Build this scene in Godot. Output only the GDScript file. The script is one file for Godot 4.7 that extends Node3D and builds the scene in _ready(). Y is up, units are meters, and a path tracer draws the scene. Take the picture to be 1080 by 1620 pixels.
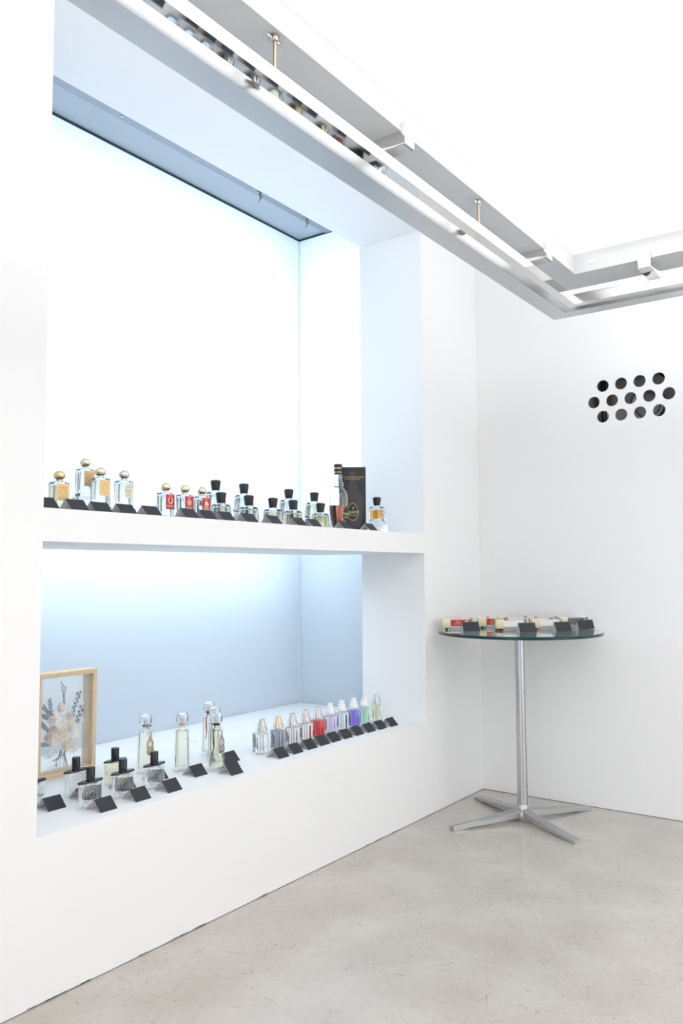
extends Node3D
# A white perfume shop corner: a back-lit niche with a shelf and a sill of bottles, a glass bistro table, a hung steel light ring.
# Room axes: the corner of the left and the back wall is x = 0, z = 0; the left wall runs along +z, the back wall along +x; floor at y = 0.

const SILL := 0.3819
const SHELF := 1.1596
const SHELF_BOTTOM := 1.0785
const NICHE_NEAR := 2.3418
const NICHE_FAR := 0.5163
const NICHE_TOP := 2.4747
const WALL := 0.3165
const PANEL_X := -0.7556
const CAVITY_FAR := 0.4085
const CAVITY_NEAR := 2.45
const CAVITY_TOP := 2.651
const TABLE := 0.757
const ROOM_X := 3.9
const ROOM_Z := 7.2
const ROOM_Y := 2.9

var M := {}
var meshes := {}
var taken := {}

# ---------------------------------------------------------------- mesh building
class MB:
	var v := PackedVector3Array()
	var n := PackedVector3Array()
	func quad_flat(a: Vector3, b: Vector3, c: Vector3, d: Vector3) -> void:
		# seen from the front, a b c d run clockwise
		var nn := (d - a).cross(b - a)
		if nn.length() < 1e-14:
			nn = (c - a).cross(b - a)
		nn = nn.normalized()
		for p in [a, b, c, a, c, d]:
			v.append(p)
			n.append(nn)
	func loft(rings: Array, cap0 := true, cap1 := true, crease := 0.7) -> void:
		var m: int = rings[0].size()
		var k: int = rings.size()
		var vol := 0.0
		var mid0 := Vector3.ZERO
		var mid1 := Vector3.ZERO
		for p in rings[0]:
			mid0 += p / m
		for p in rings[k - 1]:
			mid1 += p / m
		var o: Vector3 = (mid0 + mid1) / 2
		var qn := []
		for i in k - 1:
			var row := []
			for j in m:
				var a: Vector3 = rings[i][j] - o
				var b: Vector3 = rings[i][(j + 1) % m] - o
				var c: Vector3 = rings[i + 1][(j + 1) % m] - o
				var d: Vector3 = rings[i + 1][j] - o
				vol += a.dot(b.cross(c)) + a.dot(c.cross(d))
				row.append((c - a).cross(d - b).normalized())
			qn.append(row)
		for j in m:
			vol += (mid0 - o).dot((rings[0][(j + 1) % m] - o).cross(rings[0][j] - o))
			vol += (mid1 - o).dot((rings[k - 1][j] - o).cross(rings[k - 1][(j + 1) % m] - o))
		var out := 1.0 if vol > 0 else -1.0
		for i in k - 1:
			for j in m:
				var own: Vector3 = qn[i][j] * out
				var ids := [[i, j], [i, (j + 1) % m], [i + 1, (j + 1) % m], [i + 1, j]]
				var ps := []
				var ns := []
				for id in ids:
					var s := Vector3.ZERO
					for bi in [id[0] - 1, id[0]]:
						if bi < 0 or bi >= k - 1:
							continue
						for bj in [(id[1] + m - 1) % m, id[1]]:
							var w: Vector3 = qn[bi][bj] * out
							if w.dot(own) > crease:
								s += w
					ps.append(rings[id[0]][id[1]])
					ns.append(s.normalized() if s.length() > 1e-6 else own)
				var order := [0, 2, 1, 0, 3, 2] if out > 0 else [0, 1, 2, 0, 2, 3]
				for t in order:
					v.append(ps[t])
					n.append(ns[t])
		for e in 2:
			if (e == 0 and not cap0) or (e == 1 and not cap1):
				continue
			var ring: Array = rings[0] if e == 0 else rings[k - 1]
			var mid: Vector3 = mid0 if e == 0 else mid1
			var face := Vector3.ZERO
			for j in m:
				face += (ring[j] - mid).cross(ring[(j + 1) % m] - mid)
			if face.length() < 1e-16:
				continue
			face = face.normalized() * (out if e == 1 else -out)
			var fl := (e == 1) == (out > 0)
			for j in m:
				var a: Vector3 = ring[j]
				var b: Vector3 = ring[(j + 1) % m]
				for p in ([mid, b, a] if fl else [mid, a, b]):
					v.append(p)
					n.append(face)
	func box(lo: Vector3, hi: Vector3, bevel := 0.0) -> void:
		if bevel <= 0.0:
			var r0 := [Vector3(lo.x, lo.y, lo.z), Vector3(hi.x, lo.y, lo.z), Vector3(hi.x, lo.y, hi.z), Vector3(lo.x, lo.y, hi.z)]
			var r1 := []
			for p in r0:
				r1.append(Vector3(p.x, hi.y, p.z))
			loft([r0, r1])
			return
		var c := (lo + hi) / 2
		var poly := MB.rr(hi.x - lo.x, hi.z - lo.z, bevel, 2)
		var inner := MB.rr(hi.x - lo.x - 1.4 * bevel, hi.z - lo.z - 1.4 * bevel, bevel * 0.3, 2)
		loft([MB.at(inner, lo.y, c), MB.at(poly, lo.y + 0.7 * bevel, c), MB.at(poly, hi.y - 0.7 * bevel, c), MB.at(inner, hi.y, c)])
	func lathe(profile: Array, seg := 24, c := Vector3.ZERO, cap0 := true, cap1 := true, crease := 0.7) -> void:
		var rings := []
		for p in profile:
			rings.append(MB.at(MB.circle(maxf(p[0], 1e-5), seg), p[1], c))
		loft(rings, cap0, cap1, crease)
	func stack(poly: Array, levels: Array, c := Vector3.ZERO, crease := 0.7) -> void:
		# one outline raised through levels of [height, scale]
		var rings := []
		for l in levels:
			var s = l[1]
			var sc: Vector2 = s if s is Vector2 else Vector2(s, s)
			var ring := []
			for p in poly:
				ring.append(Vector3(p.x * sc.x + c.x, l[0] + c.y, p.y * sc.y + c.z))
			rings.append(ring)
		loft(rings, true, true, crease)
	func hollow(make: Callable) -> void:
		# the inner surface of a vessel: built like a solid, then turned inside out
		var b := MB.new()
		make.call(b)
		for i in range(0, b.v.size(), 3):
			for k in [0, 2, 1]:
				v.append(b.v[i + k])
				n.append(-b.n[i + k])
	func tube(path: Array, r, seg := 8, crease := 0.5) -> void:
		var rings := []
		var side := Vector3.ZERO
		for i in path.size():
			var d: Vector3 = (path[mini(i + 1, path.size() - 1)] - path[maxi(i - 1, 0)]).normalized()
			if side == Vector3.ZERO:
				side = d.cross(Vector3.UP if absf(d.y) < 0.9 else Vector3.RIGHT).normalized()
			side = (side - d * side.dot(d)).normalized()
			var up := d.cross(side)
			var rad: float = r[i] if r is Array else r
			var ring := []
			for j in seg:
				var a := TAU * j / seg
				ring.append(path[i] + (side * cos(a) + up * sin(a)) * rad)
			rings.append(ring)
		loft(rings, true, true, crease)
	func sheet(outline: Array, thick: float, front := Vector3.RIGHT) -> void:
		# an outline of (along, height) pairs, standing up, its face towards +x, thick behind it
		var r0 := []
		var r1 := []
		for p in outline:
			r0.append(Vector3(-thick, p.y, -p.x))
			r1.append(Vector3(0, p.y, -p.x))
		loft([r0, r1], true, true, 0.95)
	func join(o: MB, t: Transform3D) -> void:
		for i in o.v.size():
			v.append(t * o.v[i])
			n.append((t.basis * o.n[i]).normalized())
	func mesh() -> ArrayMesh:
		var arr := []
		arr.resize(Mesh.ARRAY_MAX)
		arr[Mesh.ARRAY_VERTEX] = v
		arr[Mesh.ARRAY_NORMAL] = n
		var am := ArrayMesh.new()
		am.add_surface_from_arrays(Mesh.PRIMITIVE_TRIANGLES, arr)
		return am
	static func circle(r: float, seg: int) -> Array:
		var out := []
		for i in seg:
			out.append(Vector2(r * cos(TAU * i / seg), r * sin(TAU * i / seg)))
		return out
	static func ellipse(a: float, b: float, seg: int) -> Array:
		var out := []
		for i in seg:
			out.append(Vector2(a * cos(TAU * i / seg), b * sin(TAU * i / seg)))
		return out
	static func rr(w: float, d: float, r: float, seg := 3) -> Array:
		var out := []
		r = minf(r, minf(w, d) / 2 - 1e-5)
		for q in 4:
			var cx := (w / 2 - r) * (1 if q in [0, 3] else -1)
			var cz := (d / 2 - r) * (1 if q in [0, 1] else -1)
			for i in seg + 1:
				var a := PI / 2 * (q + float(i) / seg)
				out.append(Vector2(cx + r * cos(a), cz + r * sin(a)))
		return out
	static func at(poly: Array, y: float, c := Vector3.ZERO) -> Array:
		var out := []
		for p in poly:
			out.append(Vector3(p.x + c.x, y + (c.y if c.y != 0.0 and false else 0.0), p.y + c.z))
		return out

func numbered(called: String) -> String:
	var k: int = taken.get(called, -1) + 1
	taken[called] = k
	return called if k == 0 else "%s_%03d" % [called, k]

func thing(called: String, label: String, category: String, at := Vector3.ZERO, turn := 0.0, group := "") -> Node3D:
	var o := Node3D.new()
	o.name = numbered(called)
	add_child(o)
	o.position = at
	o.rotation.y = turn
	o.set_meta("label", label)
	o.set_meta("category", category)
	if group:
		o.set_meta("group", group)
	return o

func put(parent: Node, called: String, shape, m: Material, at := Vector3.ZERO, basis := Basis.IDENTITY) -> MeshInstance3D:
	var o := MeshInstance3D.new()
	o.name = numbered(called) if parent == self else called
	o.mesh = shape.mesh() if shape is MB else shape
	o.material_override = m
	o.transform = Transform3D(basis, at)
	o.cast_shadow = GeometryInstance3D.SHADOW_CASTING_SETTING_ON
	parent.add_child(o, true)
	return o

func structure(called: String, shape, m: Material) -> MeshInstance3D:
	var o := put(self, called, shape, m)
	o.set_meta("kind", "structure")
	return o

func kept(key: String, make: Callable) -> ArrayMesh:
	if not meshes.has(key):
		var b := MB.new()
		make.call(b)
		meshes[key] = b.mesh()
	return meshes[key]

func words(parent: Node, text: String, height: float, m: Material, at: Vector3, basis: Basis, serif := false, called := "lettering", italic := false) -> void:
	var key := "text" + text + str(height) + str(serif) + str(italic)
	if not meshes.has(key):
		var f := SystemFont.new()
		f.font_names = PackedStringArray(["Droid Serif" if serif else "Droid Sans"])
		f.font_italic = italic
		var t := TextMesh.new()
		t.font = f
		t.text = text
		t.font_size = 32
		t.pixel_size = height / 24.0
		t.depth = 0.0003
		t.curve_step = 4.0
		meshes[key] = t
	put(parent, called, meshes[key], m, at, basis)

func lin(r: float, g: float, b: float, a := 1.0) -> Color:
	var c := Color(r, g, b).linear_to_srgb()
	c.a = a
	return c

func plain(called: String, c: Color, rough := 0.6, metal := 0.0, spec := 0.5) -> StandardMaterial3D:
	var m := StandardMaterial3D.new()
	m.resource_name = called
	m.albedo_color = c
	m.roughness = rough
	m.metallic = metal
	m.metallic_specular = spec
	M[called] = m
	return m

func clear(called: String, c: Color, scale := 0.05, rough := 0.0) -> StandardMaterial3D:
	var m := plain(called, c, rough)
	m.transparency = BaseMaterial3D.TRANSPARENCY_ALPHA
	m.refraction_enabled = true
	m.refraction_scale = scale
	return m

func noise_texture(freq: float, size: int, seed_: int, normal := 0.0, ramp: Gradient = null, octaves := 4) -> NoiseTexture2D:
	var f := FastNoiseLite.new()
	f.seed = seed_
	f.frequency = freq
	f.fractal_octaves = octaves
	var t := NoiseTexture2D.new()
	t.noise = f
	t.width = size
	t.height = size
	t.seamless = true
	t.generate_mipmaps = false
	if normal > 0.0:
		t.as_normal_map = true
		t.bump_strength = normal
	if ramp:
		t.color_ramp = ramp
	return t

# ---------------------------------------------------------------- scene
func _ready() -> void:
	# camera
	var cam := Camera3D.new()
	cam.name = "camera"
	var forward := Vector3(-0.58134694, 0.07321241, -0.81035528)
	var right := Vector3(0.81232156, -0.00478842, -0.58319016)
	cam.transform = Transform3D(Basis(right, right.cross(forward), -forward), Vector3(1.73448, 1.0, 3.52863))
	cam.fov = 63.803
	cam.near = 0.02
	cam.far = 60
	add_child(cam)
	# surroundings: an overcast sky that enters by the shop windows behind and beside the camera
	var env := Environment.new()
	env.background_mode = Environment.BG_COLOR
	env.background_color = Color(0.985, 0.99, 1.0)
	env.background_energy_multiplier = 3.3
	env.ambient_light_source = Environment.AMBIENT_SOURCE_DISABLED
	env.tonemap_mode = Environment.TONE_MAPPER_LINEAR
	env.tonemap_exposure = 1.0
	env.sdfgi_enabled = true
	env.ssao_enabled = true
	env.ssil_enabled = true
	var world := WorldEnvironment.new()
	world.environment = env
	add_child(world)
	# the luminous ceiling inside the steel ring
	area("ceiling_panel_light", Vector3(1.98, 2.098, 3.58), Vector3.DOWN, Vector2(2.4, 5.6), 0.6, Color(0.99, 0.99, 0.995))
	# tubes on top of the ceiling panel wash the upper walls
	area("cove_light_left", Vector3(0.70, 2.20, 3.6), Vector3(-1, -0.1, 0), Vector2(0.05, 5.6), 11.0, Color(0.99, 0.995, 1.0))
	area("cove_light_back", Vector3(1.98, 2.20, 0.70), Vector3(0, -0.1, -1), Vector2(2.4, 0.05), 20.0, Color(0.99, 0.995, 1.0))
	# cool tubes inside the niche's light box, behind its opal panels
	var cool := lin(0.75, 0.895, 1.0)
	area("light_box_back", Vector3(-1.10, 1.89, 1.43), Vector3.RIGHT, Vector2(1.48, 1.9), 4.6, cool)
	area("light_box_side", Vector3(-0.54, 1.89, 0.08), Vector3.BACK, Vector2(0.34, 1.48), 7.0, cool)
	# cool strip lamp behind the shelf's rear edge, shining down into the lower niche
	area("shelf_strip_light", Vector3(-0.578, 1.088, 1.43), Vector3(-0.25, -1, 0), Vector2(1.7, 0.02), 34.0, lin(0.74, 0.89, 1.0))

	materials()
	build_room()
	build_niche()
	build_ring()
	build_vent()
	build_table()
	build_shelf_bottles()
	build_sill_bottles()
	build_frame()

func area(called: String, at: Vector3, towards: Vector3, size: Vector2, radiance: float, color: Color) -> void:
	var l := AreaLight3D.new()
	l.name = called
	l.area_size = size
	l.area_normalize_energy = true
	l.light_energy = radiance * size.x * size.y / PI
	l.light_color = color
	l.area_range = 12.0
	l.shadow_enabled = true
	add_child(l)
	var up := Vector3.UP if absf(towards.normalized().y) < 0.95 else Vector3.BACK
	if called == "light_box_back":
		up = Vector3.BACK
	if called == "shelf_strip_light":
		up = Vector3(-1, 0.25, 0)
	if called == "cove_light_left":
		up = Vector3.BACK
	if called == "cove_light_back":
		up = Vector3.UP
	l.look_at_from_position(at, at + towards, up)

func materials() -> void:
	var wall := plain("white_paint", lin(0.86, 0.86, 0.86), 0.55, 0.0, 0.4)
	wall.uv1_triplanar = true
	wall.uv1_world_triplanar = true
	wall.uv1_scale = Vector3(0.9, 0.9, 0.9)
	wall.normal_enabled = true
	wall.normal_texture = noise_texture(0.012, 512, 5, 3.0)
	wall.normal_scale = 0.12
	plain("grime", lin(0.45, 0.43, 0.40), 0.8)
	plain("ceiling_white", lin(0.86, 0.86, 0.86), 0.7)
	var fl := plain("concrete", Color.WHITE, 0.2, 0.0, 0.6)
	fl.clearcoat_enabled = true
	fl.clearcoat = 0.3
	fl.clearcoat_roughness = 0.16
	fl.uv1_triplanar = true
	fl.uv1_world_triplanar = true
	fl.uv1_scale = Vector3.ONE / 2.4
	fl.albedo_texture = floor_picture()
	fl.normal_enabled = true
	fl.normal_texture = noise_texture(0.01, 512, 9, 4.0)
	fl.normal_scale = 0.12
	var opal := plain("opal_acrylic", lin(0.62, 0.67, 0.72), 0.25, 0.0, 0.4)
	opal.backlight_enabled = true
	opal.backlight = lin(0.95, 0.97, 1.0)
	plain("box_white", lin(0.9, 0.9, 0.9), 0.8)
	var glow := plain("panel_glow", lin(0.85, 0.85, 0.85), 0.7)
	glow.emission_enabled = true
	glow.emission = Color(0.985, 0.99, 1.0)
	glow.emission_energy_multiplier = 1.0
	var tube := plain("tube_glow", Color(1, 1, 1), 0.4)
	tube.emission_enabled = true
	tube.emission = Color(1.0, 0.99, 0.97)
	tube.emission_energy_multiplier = 2.0
	var cool := plain("cool_tube_glow", Color(1, 1, 1), 0.4)
	cool.emission_enabled = true
	cool.emission = Color(0.75, 0.88, 1.0)
	cool.emission_energy_multiplier = 2.0
	plain("satin_steel", lin(0.60, 0.61, 0.62), 0.32, 1.0)
	plain("mirror_steel", lin(0.78, 0.77, 0.75), 0.03, 1.0)
	plain("brushed_steel", lin(0.74, 0.73, 0.71), 0.2, 1.0)
	plain("rim_paint", lin(0.68, 0.69, 0.70), 0.5)
	plain("zinc", lin(0.56, 0.54, 0.5), 0.3, 1.0)
	plain("brass_rod", lin(0.52, 0.42, 0.30), 0.35, 1.0)
	plain("cast_aluminium", lin(0.52, 0.52, 0.52), 0.48, 1.0)
	plain("tube_aluminium", lin(0.50, 0.50, 0.51), 0.3, 1.0)
	plain("niche_metal", lin(0.30, 0.31, 0.33), 0.4, 1.0)
	plain("dim_niche_sheet", lin(0.47, 0.51, 0.55), 0.45)  # grey-blue sheet, darkened to carry the weak cool light at the niche top
	plain("gap_shadow", lin(0.05, 0.07, 0.10), 0.7)  # near-black tone of the painted shadow line above the opal panels
	plain("dark", lin(0.012, 0.012, 0.012), 0.9)
	plain("duct_grey", lin(0.5, 0.48, 0.46), 0.5)
	plain("duct_metal", lin(0.35, 0.34, 0.33), 0.35, 1.0)
	clear("clear_glass", Color(0.975, 0.985, 0.985, 0.0))
	clear("table_glass", lin(0.80, 0.93, 0.92, 0.0))
	var thin := plain("thin_glass", Color(0.95, 0.97, 0.98, 0.05), 0.01)
	thin.transparency = BaseMaterial3D.TRANSPARENCY_ALPHA
	plain("glass_edge", lin(0.006, 0.045, 0.05), 0.1, 0.0, 0.35)
	clear("pane_acrylic", Color(0.99, 0.995, 1.0, 0.0), 0.049)
	var pane := plain("picture_glass", Color(0.97, 0.99, 1.0, 0.04), 0.02)
	pane.transparency = BaseMaterial3D.TRANSPARENCY_ALPHA
	for d in [["liquid_clear", 0.97, 0.98, 0.97], ["liquid_gold", 0.97, 0.84, 0.55], ["liquid_straw", 0.97, 0.93, 0.66], ["liquid_yellow", 0.96, 0.83, 0.42], ["liquid_orange", 0.96, 0.46, 0.06],
			["liquid_cognac", 0.42, 0.06, 0.018], ["liquid_pale", 0.95, 0.95, 0.85], ["liquid_green_tint", 0.93, 0.95, 0.80], ["liquid_slate", 0.40, 0.43, 0.50], ["liquid_pink", 0.93, 0.85, 0.85],
			["liquid_red", 0.85, 0.03, 0.04], ["liquid_lilac", 0.86, 0.74, 0.93], ["liquid_violet", 0.33, 0.25, 0.85], ["liquid_mint", 0.62, 0.93, 0.74], ["liquid_cream", 0.95, 0.93, 0.74]]:
		clear(d[0], lin(d[1], d[2], d[3], 0.0), 0.034)
	plain("gold", lin(0.85, 0.66, 0.36), 0.16, 1.0)
	plain("pale_gold", lin(0.86, 0.76, 0.56), 0.12, 1.0)
	plain("silver", lin(0.75, 0.74, 0.72), 0.12, 1.0)
	plain("gold_print", lin(0.62, 0.42, 0.17), 0.4, 0.5)
	plain("cream_print", lin(0.75, 0.66, 0.45), 0.5)
	plain("white_print", lin(0.85, 0.85, 0.84), 0.5)
	plain("grey_print", lin(0.45, 0.46, 0.47), 0.6)
	plain("etched", lin(0.62, 0.63, 0.64), 0.6)
	plain("black_print", lin(0.02, 0.02, 0.022), 0.5)
	plain("amber_label", lin(0.85, 0.58, 0.28), 0.55)
	plain("amber_relief", lin(0.72, 0.44, 0.18), 0.5)
	plain("plaque_brown", lin(0.36, 0.25, 0.12), 0.45)
	plain("plaque_dark", lin(0.09, 0.085, 0.08), 0.45)
	plain("red_label", lin(0.55, 0.03, 0.045), 0.5)
	plain("rust_label", lin(0.32, 0.13, 0.08), 0.5)
	plain("black_card", lin(0.028, 0.032, 0.04), 0.75)
	plain("card_lining", lin(0.8, 0.8, 0.82), 0.7)
	plain("black_cap", lin(0.016, 0.013, 0.015), 0.38)
	plain("gloss_black", lin(0.008, 0.009, 0.014), 0.12)
	plain("white_plastic", lin(0.86, 0.87, 0.89), 0.35)
	plain("carton_black", lin(0.022, 0.023, 0.024), 0.6)
	plain("carton_emboss", lin(0.04, 0.041, 0.042), 0.42)
	plain("ivory", lin(0.80, 0.70, 0.50), 0.5)
	plain("brass_edge", lin(0.75, 0.55, 0.2), 0.3, 1.0)
	plain("chrome_grey", lin(0.3, 0.31, 0.32), 0.3, 0.6)
	plain("grey_label", lin(0.16, 0.16, 0.165), 0.5)
	plain("rubber", lin(0.02, 0.02, 0.02), 0.7)
	plain("red_ribbon", lin(0.30, 0.03, 0.05), 0.7)
	plain("navy_ribbon", lin(0.012, 0.012, 0.04), 0.6)
	plain("grey_ribbon", lin(0.30, 0.29, 0.29), 0.6)
	plain("gold_cord", lin(0.72, 0.5, 0.2), 0.5)
	plain("petal_cream", lin(0.86, 0.78, 0.66), 0.7)
	plain("petal_blush", lin(0.76, 0.66, 0.60), 0.7)
	plain("petal_white", lin(0.86, 0.87, 0.82), 0.7)
	plain("petal_mauve", lin(0.60, 0.50, 0.46), 0.7)
	plain("eucalyptus", lin(0.15, 0.20, 0.25), 0.7)
	plain("heather", lin(0.24, 0.13, 0.15), 0.7)
	plain("stem", lin(0.16, 0.15, 0.13), 0.7)
	plain("stem_red", lin(0.42, 0.2, 0.15), 0.7)
	var wood := plain("pale_wood", Color.WHITE, 0.5)
	wood.uv1_triplanar = true
	wood.uv1_scale = Vector3(14, 14, 14)
	wood.albedo_texture = wood_picture()

func floor_picture() -> ImageTexture:
	var size := 1536
	var data := PackedByteArray()
	data.resize(size * size * 3)
	var a := FastNoiseLite.new()
	a.seed = 3
	a.frequency = 0.004
	a.fractal_octaves = 5
	var b := FastNoiseLite.new()
	b.seed = 8
	b.frequency = 0.06
	b.fractal_octaves = 3
	var base := Vector3(185, 178, 169)
	var row := PackedVector3Array()
	row.resize(size * size)
	for y in size:
		for x in size:
			# blend the borders so that the tile repeats without a seam
			var fx := float(x) / size
			var w := smoothstep(0.85, 1.0, fx)
			var p := a.get_noise_2d(x, y)
			if w > 0.0:
				p = lerpf(p, a.get_noise_2d(x - size, y), w)
			var q := b.get_noise_2d(x, y)
			row[y * size + x] = base + Vector3(13, 14, 16) * p + Vector3.ONE * (3.0 * q + (sin(x * 12.9898 + y * 78.233) * 43758.5453 - floorf(sin(x * 12.9898 + y * 78.233) * 43758.5453) - 0.5) * 11.0)
	var rng := RandomNumberGenerator.new()
	rng.seed = 21
	var ink := Vector3(92, 84, 78)
	for k in 15000:
		var p := Vector2(rng.randf() * size, rng.randf() * size)
		if a.get_noise_2d(p.x * 1.7 + 400, p.y * 1.7) + 0.12 < rng.randf_range(-0.3, 0.6):
			continue
		var dir := rng.randf() * TAU
		var length := rng.randf_range(3, 12) if rng.randf() < 0.7 else rng.randf_range(12, 40) if rng.randf() < 0.8 else rng.randf_range(40, 110)
		var bend := rng.randf_range(-0.004, 0.004)
		var strong := 0.05 + 0.42 * pow(rng.randf(), 2.4) * (0.6 if length > 40 else 1.0)
		var thick := rng.randf() < 0.05
		var light := rng.randf() < 0.22
		for s in int(length * 1.3):
			dir += bend
			p += Vector2(cos(dir), sin(dir)) * 0.77
			if rng.randf() < 0.25:
				continue
			for t in (2 if thick else 1):
				var i := posmod(int(p.y) + t, size) * size + posmod(int(p.x), size)
				row[i] = row[i].lerp(Vector3(214, 209, 200) if light else ink, strong * (0.5 if light else 1.0))
	for k in 2600:
		var c := Vector2(rng.randf() * size, rng.randf() * size)
		var rad := 0.7 + 2.2 * pow(rng.randf(), 4.0)
		var strong := rng.randf_range(0.1, 0.45)
		var to := Vector3(100, 90, 80) if rng.randf() < 0.7 else Vector3(214, 209, 200)
		for dy in range(-3, 4):
			for dx in range(-3, 4):
				if Vector2(dx, dy * 1.4).length() <= rad:
					var i := posmod(int(c.y) + dy, size) * size + posmod(int(c.x) + dx, size)
					row[i] = row[i].lerp(to, strong)
	for i in size * size:
		data[i * 3] = clampi(int(row[i].x), 0, 255)
		data[i * 3 + 1] = clampi(int(row[i].y), 0, 255)
		data[i * 3 + 2] = clampi(int(row[i].z), 0, 255)
	return ImageTexture.create_from_image(Image.create_from_data(size, size, false, Image.FORMAT_RGB8, data))

func wood_picture() -> ImageTexture:
	var im := Image.create(256, 256, false, Image.FORMAT_RGB8)
	var f := FastNoiseLite.new()
	f.seed = 4
	f.frequency = 0.02
	for y in 256:
		for x in 256:
			var g := sin((x + f.get_noise_2d(x, y * 0.3) * 40.0) * 0.25) * 0.5 + f.get_noise_2d(x * 3.0, y * 0.4) * 0.5
			im.set_pixel(x, y, Color(0.90, 0.81, 0.68).lerp(Color(0.83, 0.72, 0.57), clampf(g * 0.5 + 0.4, 0, 1)))
	return ImageTexture.create_from_image(im)

# ---------------------------------------------------------------- room
func build_room() -> void:
	var b := MB.new()
	b.box(Vector3(-0.35, -0.1, -0.35), Vector3(ROOM_X + 0.2, 0, ROOM_Z + 0.2))
	structure("floor", b, M.concrete)
	b = MB.new()
	b.box(Vector3(-1.2, ROOM_Y, -0.35), Vector3(ROOM_X + 0.2, ROOM_Y + 0.1, ROOM_Z + 0.2))
	structure("ceiling", b, M.ceiling_white)
	b = MB.new()   # the left wall, pierced by the niche
	b.box(Vector3(-WALL, 0.002, 0), Vector3(0, SILL, ROOM_Z))
	b.box(Vector3(-WALL, NICHE_TOP, 0), Vector3(0, ROOM_Y, ROOM_Z))
	b.box(Vector3(-WALL, SILL, 0), Vector3(0, NICHE_TOP, NICHE_FAR))
	b.box(Vector3(-WALL, SILL, NICHE_NEAR), Vector3(0, NICHE_TOP, ROOM_Z))
	var left := structure("wall_left", b, M.white_paint)
	var rng := RandomNumberGenerator.new()
	rng.seed = 5
	for i in 22:   # chipped paint and grime where the wall meets the floor
		var z := rng.randf_range(0.3, 3.0)
		var long := rng.randf_range(0.006, 0.03)
		var shape := []
		for k in 7:
			shape.append(Vector2(lerpf(-long, long, k / 6.0), rng.randf_range(0.0022, 0.005)))
		shape.append(Vector2(long, 0.0021))
		shape.append(Vector2(-long, 0.0021))
		b = MB.new()
		b.sheet(shape, 0.0002)
		put(left, "paint_chip", b, M.grime, Vector3(0.0003, 0, z))
	# shop windows: one along the right wall, one in the front wall
	b = MB.new()
	b.box(Vector3(ROOM_X, 0, -0.2), Vector3(ROOM_X + 0.15, 0.15, ROOM_Z + 0.15))
	b.box(Vector3(ROOM_X, 2.6, -0.2), Vector3(ROOM_X + 0.15, ROOM_Y, ROOM_Z + 0.15))
	b.box(Vector3(ROOM_X, 0.15, -0.2), Vector3(ROOM_X + 0.15, 2.6, 0.05))
	b.box(Vector3(ROOM_X, 0.15, 1.95), Vector3(ROOM_X + 0.15, 2.6, ROOM_Z + 0.15))
	structure("wall_right", b, M.white_paint)
	b = MB.new()
	b.box(Vector3(-WALL, 0, ROOM_Z), Vector3(ROOM_X, 0.15, ROOM_Z + 0.15))
	b.box(Vector3(-WALL, 2.6, ROOM_Z), Vector3(ROOM_X, ROOM_Y, ROOM_Z + 0.15))
	b.box(Vector3(-WALL, 0.15, ROOM_Z), Vector3(0.9, 2.6, ROOM_Z + 0.15))
	b.box(Vector3(3.5, 0.15, ROOM_Z), Vector3(ROOM_X, 2.6, ROOM_Z + 0.15))
	structure("wall_front", b, M.white_paint)
	for k in 2:
		var w := Node3D.new()
		w.name = "window_%d" % (k + 1)
		w.set_meta("kind", "structure")
		add_child(w)
		var from := Vector3(ROOM_X + 0.06, 0.15, 0.05) if k == 0 else Vector3(0.9, 0.15, ROOM_Z + 0.06)
		var along := Vector3(0, 0, 1.9) if k == 0 else Vector3(2.6, 0, 0)
		var deep := Vector3(0.03, 0, 0) if k == 0 else Vector3(0, 0, 0.03)
		var n := 2
		for i in n + 1:
			var p: Vector3 = from + along * i / n - along.normalized() * (0.05 * i / n)
			b = MB.new()
			b.box(p, p + along.normalized() * 0.05 + deep + Vector3(0, 2.45, 0))
			put(w, "mullion", b, M.satin_steel)
		for i in n:
			b = MB.new()
			b.box(from + along * i / n + deep * 0.4, from + along * (i + 1) / n + deep * 0.6 + Vector3(0, 2.45, 0))
			put(w, "pane", b, M.picture_glass)

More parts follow.
